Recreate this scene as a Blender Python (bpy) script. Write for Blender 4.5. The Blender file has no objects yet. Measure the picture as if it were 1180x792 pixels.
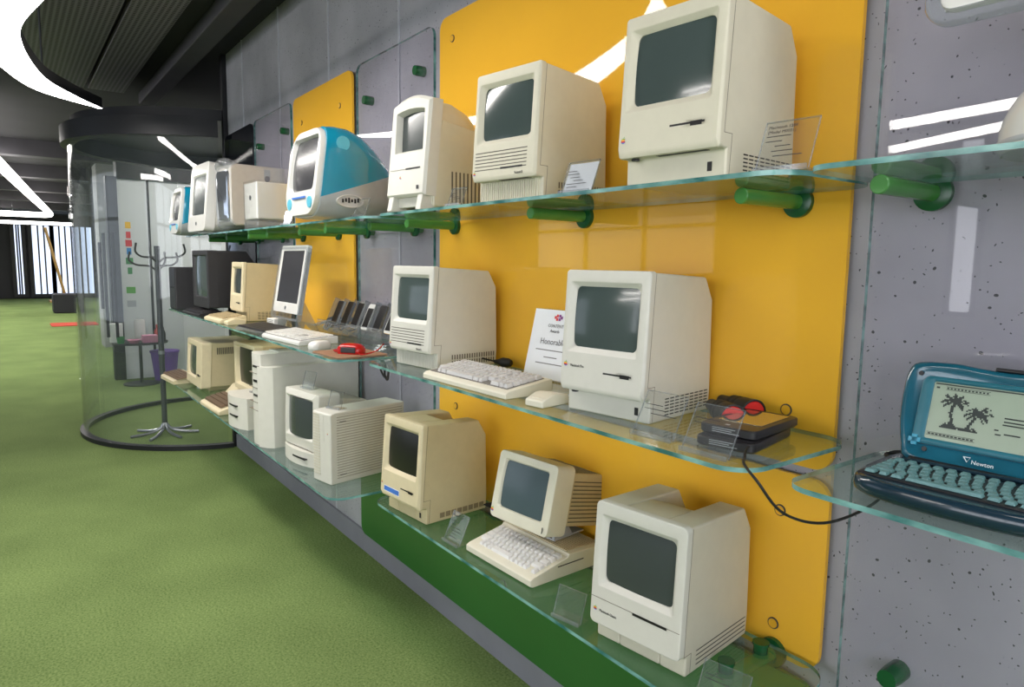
import bpy, bmesh, math, random
from mathutils import Vector, Matrix
random.seed(7)
PI = math.pi
sc = bpy.context.scene
COL = sc.collection
R_ = math.radians

# ------------------------------------------------------------------ materials
def lin(c):
    return tuple(((v/255)/12.92 if v/255 <= .04045 else ((v/255+.055)/1.055)**2.4) for v in c)

MATS = {}
def newmat(name):
    m = bpy.data.materials.new(name); m.use_nodes = True
    m.node_tree.nodes.clear()
    return m, m.node_tree.nodes, m.node_tree.links

def mat(name, rgb, rough=.45, metal=0., var=.05, scale=30., bump=0., bscale=400., coat=0., spec=.5):
    if name in MATS: return MATS[name]
    m, N, L = newmat(name)
    out = N.new('ShaderNodeOutputMaterial'); b = N.new('ShaderNodeBsdfPrincipled')
    L.new(b.outputs[0], out.inputs[0])
    c = lin(rgb)
    b.inputs['Roughness'].default_value = rough
    b.inputs['Metallic'].default_value = metal
    b.inputs['Coat Weight'].default_value = coat
    b.inputs['Coat Roughness'].default_value = .03
    b.inputs['Specular IOR Level'].default_value = spec
    tc = N.new('ShaderNodeTexCoord')
    n = N.new('ShaderNodeTexNoise'); n.inputs['Scale'].default_value = scale; n.inputs['Detail'].default_value = 3
    L.new(tc.outputs['Object'], n.inputs['Vector'])
    r = N.new('ShaderNodeValToRGB')
    r.color_ramp.elements[0].position = .3; r.color_ramp.elements[1].position = .7
    r.color_ramp.elements[0].color = (*[v*(1-var) for v in c], 1)
    r.color_ramp.elements[1].color = (*[min(1, v*(1+var)) for v in c], 1)
    L.new(n.outputs[0], r.inputs[0]); L.new(r.outputs[0], b.inputs['Base Color'])
    if bump:
        n2 = N.new('ShaderNodeTexNoise'); n2.inputs['Scale'].default_value = bscale; n2.inputs['Detail'].default_value = 2
        L.new(tc.outputs['Object'], n2.inputs['Vector'])
        bp = N.new('ShaderNodeBump'); bp.inputs['Strength'].default_value = bump; bp.inputs['Distance'].default_value = .002
        L.new(n2.outputs[0], bp.inputs['Height']); L.new(bp.outputs[0], b.inputs['Normal'])
    MATS[name] = m
    return m

def glass(name, tint=(245, 252, 250), rough=.01, ior=1.45, diff=0., dcol=(200, 220, 220)):
    """Thin clear sheet: see-through with a Fresnel reflection, a little milky if diff."""
    if name in MATS: return MATS[name]
    m, N, L = newmat(name)
    out = N.new('ShaderNodeOutputMaterial')
    tr = N.new('ShaderNodeBsdfTransparent'); tr.inputs[0].default_value = (*lin(tint), 1)
    gl = N.new('ShaderNodeBsdfGlossy'); gl.inputs['Roughness'].default_value = rough
    fr = N.new('ShaderNodeFresnel')
    ge = N.new('ShaderNodeNewGeometry'); mi = N.new('ShaderNodeMix')      # same reflection from both faces of the thin sheet
    mi.inputs[2].default_value = ior; mi.inputs[3].default_value = 1/ior
    L.new(ge.outputs['Backfacing'], mi.inputs[0]); L.new(mi.outputs[0], fr.inputs[0])
    mx = N.new('ShaderNodeMixShader')
    L.new(fr.outputs[0], mx.inputs[0])
    if diff:
        df = N.new('ShaderNodeBsdfDiffuse'); df.inputs[0].default_value = (*lin(dcol), 1)
        m2 = N.new('ShaderNodeMixShader'); m2.inputs[0].default_value = diff
        L.new(tr.outputs[0], m2.inputs[1]); L.new(df.outputs[0], m2.inputs[2]); L.new(m2.outputs[0], mx.inputs[1])
    else:
        L.new(tr.outputs[0], mx.inputs[1])
    L.new(gl.outputs[0], mx.inputs[2]); L.new(mx.outputs[0], out.inputs[0])
    MATS[name] = m
    return m

def emit(name, rgb, s):
    if name in MATS: return MATS[name]
    m, N, L = newmat(name)
    out = N.new('ShaderNodeOutputMaterial'); e = N.new('ShaderNodeEmission')
    e.inputs[0].default_value = (*lin(rgb), 1); e.inputs[1].default_value = s
    L.new(e.outputs[0], out.inputs[0]); MATS[name] = m
    return m

def concrete():
    m, N, L = newmat('concrete')
    out = N.new('ShaderNodeOutputMaterial'); b = N.new('ShaderNodeBsdfPrincipled')
    L.new(b.outputs[0], out.inputs[0]); b.inputs['Roughness'].default_value = .65
    tc = N.new('ShaderNodeTexCoord')
    n = N.new('ShaderNodeTexNoise'); n.inputs['Scale'].default_value = 2.2; n.inputs['Detail'].default_value = 8
    L.new(tc.outputs['Object'], n.inputs['Vector'])
    r = N.new('ShaderNodeValToRGB')
    r.color_ramp.elements[0].position = .32; r.color_ramp.elements[1].position = .68
    r.color_ramp.elements[0].color = (*lin((152, 151, 158)), 1); r.color_ramp.elements[1].color = (*lin((180, 179, 187)), 1)
    L.new(n.outputs[0], r.inputs[0])
    # air holes of two sizes
    masks = []
    for scale, thr, cut in ((30, .095, .38), (80, .14, .45)):
        nz = N.new('ShaderNodeTexNoise'); nz.inputs['Scale'].default_value = scale*.9; nz.inputs['Detail'].default_value = 1
        L.new(tc.outputs['Object'], nz.inputs['Vector'])
        mixv = N.new('ShaderNodeMix'); mixv.data_type = 'RGBA'; mixv.inputs[0].default_value = .012
        L.new(tc.outputs['Object'], mixv.inputs[6]); L.new(nz.outputs['Color'], mixv.inputs[7])
        v = N.new('ShaderNodeTexVoronoi'); v.inputs['Scale'].default_value = scale
        L.new(mixv.outputs[2], v.inputs['Vector'])
        lt = N.new('ShaderNodeMath'); lt.operation = 'LESS_THAN'; lt.inputs[1].default_value = thr
        L.new(v.outputs['Distance'], lt.inputs[0])
        sep = N.new('ShaderNodeSeparateColor'); L.new(v.outputs['Color'], sep.inputs[0])
        gt = N.new('ShaderNodeMath'); gt.operation = 'GREATER_THAN'; gt.inputs[1].default_value = cut
        L.new(sep.outputs[0], gt.inputs[0])
        mu = N.new('ShaderNodeMath'); mu.operation = 'MULTIPLY'
        L.new(lt.outputs[0], mu.inputs[0]); L.new(gt.outputs[0], mu.inputs[1]); masks.append(mu)
    mx = N.new('ShaderNodeMath'); mx.operation = 'MAXIMUM'
    L.new(masks[0].outputs[0], mx.inputs[0]); L.new(masks[1].outputs[0], mx.inputs[1])
    mc = N.new('ShaderNodeMix'); mc.data_type = 'RGBA'
    L.new(mx.outputs[0], mc.inputs[0]); L.new(r.outputs[0], mc.inputs[6]); mc.inputs[7].default_value = (*lin((62, 62, 66)), 1)
    L.new(mc.outputs[2], b.inputs['Base Color'])
    MATS['concrete'] = m
    return m

def carpet():
    m, N, L = newmat('carpet')
    out = N.new('ShaderNodeOutputMaterial'); b = N.new('ShaderNodeBsdfPrincipled')
    L.new(b.outputs[0], out.inputs[0]); b.inputs['Roughness'].default_value = .95
    b.inputs['Specular IOR Level'].default_value = .1
    tc = N.new('ShaderNodeTexCoord')
    n = N.new('ShaderNodeTexNoise'); n.inputs['Scale'].default_value = 110; n.inputs['Detail'].default_value = 4
    n2 = N.new('ShaderNodeTexNoise'); n2.inputs['Scale'].default_value = 1.6; n2.inputs['Detail'].default_value = 4
    for q in (n, n2): L.new(tc.outputs['Object'], q.inputs['Vector'])
    r = N.new('ShaderNodeValToRGB'); r.color_ramp.elements[0].position = .28; r.color_ramp.elements[1].position = .72
    r.color_ramp.elements[0].color = (*lin((97, 122, 67)), 1); r.color_ramp.elements[1].color = (*lin((144, 164, 105)), 1)
    r2 = N.new('ShaderNodeValToRGB'); r2.color_ramp.elements[0].position = .35; r2.color_ramp.elements[1].position = .65
    r2.color_ramp.elements[0].color = (.86, .86, .84, 1); r2.color_ramp.elements[1].color = (1.08, 1.06, 1.05, 1)
    L.new(n.outputs[0], r.inputs[0]); L.new(n2.outputs[0], r2.inputs[0])
    mm = N.new('ShaderNodeMix'); mm.data_type = 'RGBA'; mm.blend_type = 'MULTIPLY'; mm.inputs[0].default_value = 1
    L.new(r.outputs[0], mm.inputs[6]); L.new(r2.outputs[0], mm.inputs[7]); L.new(mm.outputs[2], b.inputs['Base Color'])
    n3 = N.new('ShaderNodeTexNoise'); n3.inputs['Scale'].default_value = 260
    L.new(tc.outputs['Object'], n3.inputs['Vector'])
    bp = N.new('ShaderNodeBump'); bp.inputs['Strength'].default_value = .6; bp.inputs['Distance'].default_value = .004
    L.new(n3.outputs[0], bp.inputs['Height']); L.new(bp.outputs[0], b.inputs['Normal'])
    MATS['carpet'] = m
    return m

def perforated():
    m, N, L = newmat('perforated_metal')
    out = N.new('ShaderNodeOutputMaterial'); b = N.new('ShaderNodeBsdfPrincipled')
    L.new(b.outputs[0], out.inputs[0]); b.inputs['Roughness'].default_value = .6
    tc = N.new('ShaderNodeTexCoord')
    v = N.new('ShaderNodeTexVoronoi'); v.inputs['Scale'].default_value = 32; v.inputs['Randomness'].default_value = 0
    L.new(tc.outputs['Object'], v.inputs['Vector'])
    r = N.new('ShaderNodeValToRGB'); r.color_ramp.interpolation = 'CONSTANT'
    r.color_ramp.elements[0].color = (*lin((18, 18, 20)), 1)
    r.color_ramp.elements[1].position = .33; r.color_ramp.elements[1].color = (*lin((112, 108, 112)), 1)
    L.new(v.outputs['Distance'], r.inputs[0]); L.new(r.outputs[0], b.inputs['Base Color'])
    MATS['perforated_metal'] = m
    return m

def glass_edge(name, c0, c1):
    m, N, L = newmat(name)
    out = N.new('ShaderNodeOutputMaterial'); b = N.new('ShaderNodeBsdfPrincipled')
    L.new(b.outputs[0], out.inputs[0]); b.inputs['Roughness'].default_value = .12
    b.inputs['Transmission Weight'].default_value = .25
    tc = N.new('ShaderNodeTexCoord')
    mp = N.new('ShaderNodeMapping'); mp.inputs['Scale'].default_value = (14, 14, 30)
    L.new(tc.outputs['Object'], mp.inputs[0])
    n = N.new('ShaderNodeTexNoise'); n.inputs['Scale'].default_value = 1; n.inputs['Detail'].default_value = 4
    L.new(mp.outputs[0], n.inputs['Vector'])
    r = N.new('ShaderNodeValToRGB'); r.color_ramp.elements[0].position = .35; r.color_ramp.elements[1].position = .66
    r.color_ramp.elements[0].color = (*lin(c0), 1); r.color_ramp.elements[1].color = (*lin(c1), 1)
    L.new(n.outputs[0], r.inputs[0]); L.new(r.outputs[0], b.inputs['Base Color'])
    MATS[name] = m
    return m

concrete(); carpet(); perforated()
M = MATS
glass_edge('glass_edge', (52, 118, 118), (150, 205, 200))
glass_edge('glass_edge_dark', (38, 92, 88), (120, 178, 168))
glass('shelf_glass', (240, 249, 245), diff=.04, dcol=(190, 215, 205))
glass('panel_glass', (252, 251, 253), ior=1.4, diff=.03, dcol=(214, 213, 220))
glass('booth_glass', (252, 253, 253), ior=1.42, diff=.02)
glass('acrylic', (250, 251, 251), ior=1.42, diff=.025, dcol=(235, 240, 242))
glass('clear_plastic', (235, 238, 240), ior=1.48, rough=.05, diff=.13, dcol=(215, 218, 222))
mat('orange_glass', (238, 180, 56), rough=.03, var=.02, scale=3, spec=.3)
mat('green_glass', (52, 108, 50), rough=.08, var=.03, scale=3)
mat('black_glass', (16, 18, 24), rough=.06, var=.03)
mat('green_tube', (74, 140, 66), rough=.25, var=.06, scale=12)
mat('green_cap', (18, 84, 44), rough=.25, var=.08, scale=20)
mat('orange_cap', (226, 168, 40), rough=.3)
mat('platinum', (206, 201, 184), rough=.5, bump=.12, bscale=900, var=.02)
mat('putty', (214, 209, 188), rough=.5, bump=.12, bscale=900, var=.02)
mat('cool_white', (212, 210, 200), rough=.45, bump=.08, bscale=900, var=.02)
mat('aged_beige', (204, 190, 152), rough=.5, bump=.12, bscale=900, var=.03)
mat('cream', (224, 219, 200), rough=.5, bump=.1, bscale=900, var=.02)
mat('old_cream', (216, 203, 168), rough=.5, bump=.1, bscale=900, var=.03)
mat('old_tan', (197, 182, 144), rough=.5, bump=.1, bscale=900, var=.03)
mat('tan_slats', (198, 184, 150), rough=.55, var=.04)
mat('key_gap_shade', (120, 117, 112), rough=.7)  # grey stands in for the shade between keys
mat('grey_key', (206, 205, 204), rough=.45, var=.02)
mat('white_key', (228, 227, 226), rough=.45, var=.02)
mat('brown_key', (112, 92, 72), rough=.5, var=.1)
mat('tan_key', (176, 158, 120), rough=.5, var=.06)
mat('dark_key', (44, 42, 44), rough=.4, var=.1)
mat('gloss_white', (222, 221, 216), rough=.18, var=.01)
mat('matte_white', (232, 232, 228), rough=.6, var=.02)
mat('crt', (70, 82, 80), rough=.13, coat=.15, var=.05, scale=8)
mat('crt_dark', (62, 69, 69), rough=.24, coat=.1, var=.05, scale=8)
mat('crt_black', (26, 25, 24), rough=.3, var=.05, scale=8)
mat('crt_cool', (76, 92, 98), rough=.24, coat=.1, var=.06, scale=8)
mat('lcd_dark', (58, 58, 62), rough=.25, var=.04)
mat('slot_black', (18, 17, 17), rough=.5)
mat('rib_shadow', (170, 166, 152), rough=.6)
mat('seam', (120, 112, 98), rough=.7)
mat('vent_tan', (140, 126, 98), rough=.7, var=.25, scale=900)
mat('vent_shadow', (92, 86, 76), rough=.7)
mat('black_plastic', (34, 33, 36), rough=.38, var=.08)
mat('black_gloss', (14, 14, 16), rough=.1, var=.05)
mat('lcd_mirror', (190, 180, 150), rough=.05, metal=.85, var=.02)
mat('mirror_black', (30, 30, 30), rough=.04, var=.02, coat=1, spec=1.0)
mat('phone_black', (15, 15, 17), rough=.3, spec=.3, var=.05)
mat('charcoal', (46, 45, 48), rough=.5, var=.06)
mat('rubber', (24, 23, 23), rough=.55, var=.1)
mat('red_plastic', (222, 44, 40), rough=.35, var=.05)
mat('red_mouse', (176, 26, 24), rough=.2, var=.06)
mat('brown_mat', (150, 112, 84), rough=.8, var=.12, scale=60)
mat('paper', (238, 239, 244), rough=.8, var=.01)
mat('print_grey', (130, 128, 130), rough=.8)
mat('print_dark', (58, 58, 60), rough=.8)
mat('blue_sticker', (66, 118, 206), rough=.4)
mat('teal_shell', (20, 138, 170), rough=.12, coat=.6, var=.05, scale=6)
mat('teal_dark', (28, 104, 118), rough=.18, coat=.4, var=.08, scale=6)
mat('pale_teal', (90, 182, 206), rough=.3)
mat('frosted_grey', (176, 180, 184), rough=.3, var=.04, coat=.3)
mat('silver', (196, 192, 186), rough=.5, var=.03)
mat('mirror_silver', (205, 212, 222), rough=.12, metal=.9, var=.05)
mat('plinth', (132, 132, 142), rough=.7, var=.06, scale=6)
mat('joint_strip', (190, 192, 200), rough=.4)
mat('steel', (150, 152, 158), rough=.3, metal=.8, var=.05)
mat('dark_steel', (70, 72, 78), rough=.35, metal=.5, var=.05)
mat('ceiling_dark', (46, 45, 50), rough=.9, var=.1, scale=2)
mat('ceiling_beam', (68, 66, 71), rough=.8, var=.1, scale=3)
mat('fascia_black', (20, 21, 26), rough=.5, var=.05)
mat('wall_white', (214, 218, 218), rough=.6, var=.02, scale=2)
mat('wall_grey', (168, 168, 168), rough=.7, var=.03, scale=2)
mat('wall_dark', (40, 40, 46), rough=.6, var=.08, scale=2)
mat('window_frame', (30, 30, 34), rough=.5)
mat('purple', (112, 62, 168), rough=.5)
mat('pink', (206, 140, 166), rough=.6)
mat('leaf_green', (60, 140, 80), rough=.5)
mat('teal_case', (22, 46, 60), rough=.22, coat=.4, var=.08, scale=10)
mat('teal_lid', (24, 88, 108), rough=.2, coat=.5, var=.10, scale=14)
mat('teal_bright', (34, 140, 170), rough=.3)
mat('teal_inner', (38, 104, 120), rough=.35)
mat('teal_key', (96, 138, 140), rough=.4, var=.08)
mat('lcd_green', (152, 166, 148), rough=.3, var=.02)
mat('pixel_ink', (44, 52, 50), rough=.5)
mat('lettering_white', (226, 232, 234), rough=.5)
mat('wood', (190, 150, 90), rough=.6, var=.1)
mat('mat_red', (190, 60, 40), rough=.9)
for nm, c in (('rb_green', (94, 170, 70)), ('rb_yellow', (242, 190, 50)), ('rb_orange', (232, 130, 44)),
              ('rb_red', (214, 58, 60)), ('rb_purple', (140, 66, 140)), ('rb_blue', (40, 130, 196))):
    mat(nm, c, rough=.4, var=0)
emit('lamp_white', (255, 250, 244), 18.0)
emit('fill_mid', (255, 250, 244), 6.0)
emit('lamp_soft', (255, 250, 244), 5.0)
emit('fill_flat', (255, 250, 244), 54.0)
emit('fill_flat_dim', (255, 250, 244), 20.0)
emit('daylight', (240, 243, 250), 2.9)
emit('daylight_far', (200, 214, 240), 1.1)
emit('daylight_fill', (225, 235, 250), .9)

# ------------------------------------------------------------------ geometry helpers
def rr(cx, cz, w, h, r, n=5):
    """rounded rectangle loop, counter-clockwise, (u, v)"""
    r = min(r, w/2-1e-5, h/2-1e-5); pts = []
    for (sx, sz, a0) in ((1, 1, 0), (-1, 1, 90), (-1, -1, 180), (1, -1, 270)):
        for i in range(n+1):
            a = R_(a0+90*i/n)
            pts.append((cx+sx*(w/2-r)+r*math.cos(a), cz+sz*(h/2-r)+r*math.sin(a)))
    return pts

def rre(cx, cz, w, h, r, n=4, m=8):
    base = rr(cx, cz, w, h, r, n); out = []
    k = n+1
    for c in range(4):
        out += base[c*k:(c+1)*k]
        a, b = base[c*k+n], base[((c+1) % 4)*k]
        out += [(a[0]+(b[0]-a[0])*q/m, a[1]+(b[1]-a[1])*q/m) for q in range(1, m)]
    return out

class MB:
    def __init__(s): s.v = []; s.f = []; s.m = []
    def add(s, verts, faces, mi=0):
        b = len(s.v); s.v += [tuple(p) for p in verts]
        for f in faces: s.f.append(tuple(b+i for i in f)); s.m.append(mi)
        return s
    def box(s, x0, x1, y0, y1, z0, z1, mi=0):
        return s.add([(x0,y0,z0),(x1,y0,z0),(x1,y1,z0),(x0,y1,z0),(x0,y0,z1),(x1,y0,z1),(x1,y1,z1),(x0,y1,z1)],
                     [(3,2,1,0),(4,5,6,7),(0,1,5,4),(1,2,6,5),(2,3,7,6),(3,0,4,7)], mi)
    def obox(s, c, size, rot=None, mi=0):
        t = MB(); x, y, z = [q/2 for q in size]; t.box(-x, x, -y, y, -z, z)
        mt = Matrix.Translation(Vector(c)) @ (rot.to_4x4() if rot else Matrix())
        return s.add([mt @ Vector(p) for p in t.v], t.f, mi)
    def taper(s, x0, x1, y0, y1, z0, z1, ins, insy=None, mi=0):
        iy = ins if insy is None else insy
        return s.add([(x0,y0,z0),(x1,y0,z0),(x1,y1,z0),(x0,y1,z0),(x0+ins,y0+iy,z1),(x1-ins,y0+iy,z1),(x1-ins,y1-iy,z1),(x0+ins,y1-iy,z1)],
                     [(3,2,1,0),(4,5,6,7),(0,1,5,4),(1,2,6,5),(2,3,7,6),(3,0,4,7)], mi)
    def prism_x(s, prof, x0, x1, mi=0):
        """profile in (y, z), counter-clockwise seen from +x"""
        n = len(prof)
        v = [(x0, y, z) for y, z in prof]+[(x1, y, z) for y, z in prof]
        f = [tuple(reversed(range(n))), tuple(range(n, 2*n))]+[(i, (i+1) % n, n+(i+1) % n, n+i) for i in range(n)]
        return s.add(v, f, mi)
    def prism_z(s, prof, z0, z1, mi=0, edge_mi=None):
        n = len(prof); e = mi if edge_mi is None else edge_mi
        v = [(x, y, z0) for x, y in prof]+[(x, y, z1) for x, y in prof]
        s.add(v, [tuple(reversed(range(n))), tuple(range(n, 2*n))], mi)
        return s.add(v, [(i, (i+1) % n, n+(i+1) % n, n+i) for i in range(n)], e)
    def prism_y(s, prof, y0, y1, mi=0, edge_mi=None):
        """profile in (x, z) ccw seen from -y"""
        n = len(prof); e = mi if edge_mi is None else edge_mi
        v = [(x, y0, z) for x, z in prof]+[(x, y1, z) for x, z in prof]
        s.add(v, [tuple(range(n)), tuple(reversed(range(n, 2*n)))], mi)
        return s.add(v, [((i+1) % n, i, n+i, n+(i+1) % n) for i in range(n)], e)
    def loft(s, loops, mi=0, cap0=False, cap1=False):
        n = len(loops[0]); v = [p for l in loops for p in l]; f = []
        for k in range(len(loops)-1):
            for i in range(n):
                j = (i+1) % n
                f.append((k*n+i, k*n+j, (k+1)*n+j, (k+1)*n+i))
        if cap0: f.append(tuple(reversed(range(n))))
        if cap1: f.append(tuple(range((len(loops)-1)*n, len(loops)*n)))
        return s.add(v, f, mi)
    def tube(s, path, r, n=10, mi=0, cap=True):
        P = [Vector(p) for p in path]; loops = []
        rs = r if isinstance(r, (list, tuple)) else [r]*len(P)
        up = None
        for i, p in enumerate(P):
            t = (P[min(i+1, len(P)-1)]-P[max(i-1, 0)]).normalized()
            if up is None:
                up = Vector((0, 0, 1)) if abs(t.z) < .9 else Vector((1, 0, 0))
            a = (up-t*up.dot(t)).normalized(); b = t.cross(a); up = a
            loops.append([p+(a*math.cos(2*PI*k/n)+b*math.sin(2*PI*k/n))*rs[i] for k in range(n)])
        return s.loft(loops, mi, cap, cap)
    def lathe(s, prof, c=(0, 0, 0), n=24, axis='z', mi=0):
        loops = []
        for r, h in prof:
            l = []
            for k in range(n):
                a = 2*PI*k/n; x, y = max(r, 1e-5)*math.cos(a), max(r, 1e-5)*math.sin(a)
                q = (x, y, h) if axis == 'z' else ((x, -h, y) if axis == 'y' else (h, x, y))
                l.append((c[0]+q[0], c[1]+q[1], c[2]+q[2]))
            loops.append(l)
        return s.loft(loops, mi, True, True)
    def map(s, fn): s.v = [tuple(fn(*p)) for p in s.v]; return s
    def build(s, name, m, parent=None, bevel=0, seg=2, angle=35):
        me = bpy.data.meshes.new(name); me.from_pydata(s.v, [], s.f)
        ms = m if isinstance(m, (list, tuple)) else [m]
        for q in ms: me.materials.append(M[q])
        me.polygons.foreach_set('material_index', s.m)
        bm = bmesh.new(); bm.from_mesh(me)
        bmesh.ops.recalc_face_normals(bm, faces=bm.faces)
        bm.to_mesh(me); bm.free()
        me.shade_smooth(); me.set_sharp_from_angle(angle=R_(angle))
        o = bpy.data.objects.new(name, me); COL.objects.link(o)
        if parent: o.parent = parent
        if name in ('bezel', 'screen_frame'):
            wn = o.modifiers.new('weighted_normal', 'WEIGHTED_NORMAL'); wn.keep_sharp = True; wn.weight = 100
        if bevel:
            b = o.modifiers.new('bevel', 'BEVEL'); b.width = bevel; b.segments = seg
            b.limit_method = 'ANGLE'; b.angle_limit = R_(40); b.harden_normals = True
        return o

def smooth(pts, k=6):
    """Catmull-Rom"""
    P = [Vector(p) for p in pts]; P = [P[0]*2-P[1]]+P+[P[-1]*2-P[-2]]; out = []
    for i in range(1, len(P)-2):
        a, b, c, d = P[i-1:i+3]
        for q in range(k):
            t = q/k
            out.append(.5*((2*b)+(c-a)*t+(2*a-5*b+4*c-d)*t*t+(3*b-a-3*c+d)*t**3))
    out.append(P[-2]); return out

def thing(name, label, cat, loc=(0, 0, 0), yaw=0, group=None):
    o = bpy.data.objects.new(name, None); COL.objects.link(o); o.empty_display_size = .05
    o.location = loc; o.rotation_euler = (0, 0, R_(yaw)); o['label'] = label; o['category'] = cat
    if group: o['group'] = group
    return o
def tag(o, label, cat, group=None, loc=None, yaw=None):
    o['label'] = label; o['category'] = cat
    if group: o['group'] = group
    if loc: o.location = loc
    if yaw is not None: o.rotation_euler = (0, 0, R_(yaw))
    return o
def struct(o): o['kind'] = 'structure'; return o
def stuff(o): o['kind'] = 'stuff'; return o
def dup(root, loc, yaw, label, group=None):
    r = root.copy(); COL.objects.link(r); r.location = loc; r.rotation_euler = (0, 0, R_(yaw)); r['label'] = label
    if group: r['group'] = group
    for ch in list(root.children):
        c = ch.copy(); COL.objects.link(c); c.parent = r
        for g in ch.children:
            d = g.copy(); COL.objects.link(d); d.parent = c
    return r
def text(name, body, size, loc, rot, m, parent, align='LEFT', bold=False, sx=1.0):
    cu = bpy.data.curves.new(name, 'FONT'); cu.body = body; cu.size = size; cu.align_x = align
    cu.extrude = .0002; cu.materials.append(M[m]); cu.resolution_u = 2
    if bold: cu.offset = size*.012
    tmp = bpy.data.objects.new(name+'_curve', cu)
    me = bpy.data.meshes.new_from_object(tmp); me.name = name
    bpy.data.objects.remove(tmp)
    o = bpy.data.objects.new(name, me); COL.objects.link(o)
    o.parent = parent; o.location = loc; o.rotation_euler = rot; o.scale = (sx, 1, 1)
    return o

# height of the three shelf tops (floor is 0, wall face is y = 0)
ZT, ZM, ZB = 1.682, 1.156, .631
TH = .009

# ------------------------------------------------------------------ the setting
struct(MB().box(-32, 6, -9, 8, -.05, 0).build('floor', 'carpet'))
struct(MB().box(-32, 6, -9, 8, 3.07, 3.15).build('ceiling', 'ceiling_dark'))
# concrete slabs with narrow metal joints between them
w = MB()
ed = [-5.70, -5.255, -4.445, -3.635, -2.825, -2.015, -1.205, 1.225, 2.9]
for a, b in zip(ed[:-1], ed[1:]): w.box(a+.011, b-.011, 0, .16, 0, 3.07)
struct(w.build('wall_back', 'concrete', bevel=.003))
j = MB()
for x in ed[1:-1]: j.box(x-.004, x+.008, -.004, .15, .62, 3.07); j.box(x-.011, x+.011, .004, .15, 0, .62)
struct(j.build('trim_1', 'joint_strip'))
struct(MB().box(-5.69, 2.9, -.016, 0, 0, .108).build('baseboard_back', 'plinth', bevel=.003))
struct(MB().box(-5.76, -5.70, -.03, .2, 0, 3.07).build('trim_2', 'fascia_black', bevel=.003))
struct(MB().box(2.9, 3.0, -9, .16, 0, 3.07).build('wall_right', 'wall_grey'))

# opposite side: a pale wall with one narrow window and added daylight banks
def window_bank(n, x0, x1, z0, z1, y, em='daylight'):
    f = MB(); g = MB()
    f.box(x0-.05, x1+.05, y-.03, y+.05, z0-.05, z0); f.box(x0-.05, x1+.05, y-.03, y+.05, z1, z1+.05)
    f.box(x0-.05, x0, y-.03, y+.05, z0, z1); f.box(x1, x1+.05, y-.03, y+.05, z0, z1)
    k = max(1, round((x1-x0)/1.2))
    for i in range(1, k): xx = x0+(x1-x0)*i/k; f.box(xx-.03, xx+.03, y-.03, y+.05, z0, z1)
    if k > 1: f.box(x0, x1, y-.03, y+.05, 2.1, 2.15)
    o = struct(f.build('window_%d' % n, 'window_frame'))
    g.box(x0, x1, y-.02, y-.01, z0, z1); g.build('pane', em, o)
struct(MB().box(-32, 3, -7.3, -7.1, 0, 3.07).build('wall_front', 'wall_grey'))
window_bank(1, -3.24, -3.02, 1.05, 2.9, -7.06)
window_bank(2, -1.9, 2.6, .80, 2.85, -7.06)  # unseen bank added as soft light on the computer fronts
f = MB(); g = MB()
for y0, y1 in ((-5.6, -4.2), (-4.0, -2.6), (-2.4, -1.0)):
    f.box(2.86, 2.9, y0-.06, y0, .8, 2.9); f.box(2.86, 2.9, y1, y1+.06, .8, 2.9); f.box(2.86, 2.9, y0, y1, .8, .9); f.box(2.86, 2.9, y0, y1, 2.8, 2.9)
    g.box(2.88, 2.89, y0, y1, .9, 2.8)
wr = struct(f.build('window_6', 'window_frame')); g.build('pane', 'daylight', wr)  # unseen right wall windows added to brighten the computer sides
window_bank(3, -10.6, -6.4, .5, 2.85, -7.06, 'daylight_fill')  # unseen dim bank added to light the left part of the shelves

# far end
struct(MB().box(-31, -30.6, -7.1, 8, 0, 3.07).build('wall_left', 'wall_dark'))
f = MB(); g = MB()
for i, (y0, y1) in enumerate(((-6.5, -5.3), (-4.6, -3.6), (-3.1, -2.0), (-1.12, -.92), (-.60, -.05), (.05, .60), (.70, 1.25), (1.4, 2.3), (2.4, 3.3))):
    z0 = .05
    f.box(-30.6, -30.45, y0-.12, y0, z0, 2.75); f.box(-30.6, -30.45, y1, y1+.12, z0, 2.75); f.box(-30.6, -30.45, y0, y1, 2.65, 2.75)
    f.box(-30.6, -30.45, y0, y1, z0, z0+.12)
    for q in (.33, .66): yy = y0+(y1-y0)*q; f.box(-30.58, -30.5, yy-.025, yy+.025, z0, 2.65)
    g.box(-30.58, -30.55, y0, y1, z0+.12, 2.65)
wf = struct(f.build('window_5', 'window_frame')); g.build('pane', 'daylight_far', wf)
# white partition behind the glass booth with a dark door frame
struct(MB().box(-9.85, -9.70, -.30, 4.0, 0, 2.48).build('wall_partition', 'wall_white', bevel=.004))
struct(MB().box(-9.9, -9.66, -.3, 4.0, 2.48, 3.07).build('trim_3', 'fascia_black'))
d = struct(MB().box(-9.84, -9.68, -.42, -.30, 0, 2.5).build('door_1', 'fascia_black'))
MB().box(-9.79, -9.76, -.80, -.42, .04, 2.42).build('pane', 'booth_glass', d)
t_ = MB(); t_.tube([(-9.62, -.52, .9), (-9.62, -.52, 1.7)], .018); t_.tube([(-9.76, -.52, 1.0), (-9.62, -.52, 1.0)], .01); t_.tube([(-9.76, -.52, 1.6), (-9.62, -.52, 1.6)], .01)
t_.build('door_handle', 'fascia_black', d)
struct(MB().box(-9.74, -9.695, .02, .05, 0, 2.48).build('trim_4', 'fascia_black'))
struct(MB().box(-14, -13.4, -.15, 4.0, 0, 3.07).build('wall_1', 'wall_grey'))

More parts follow.
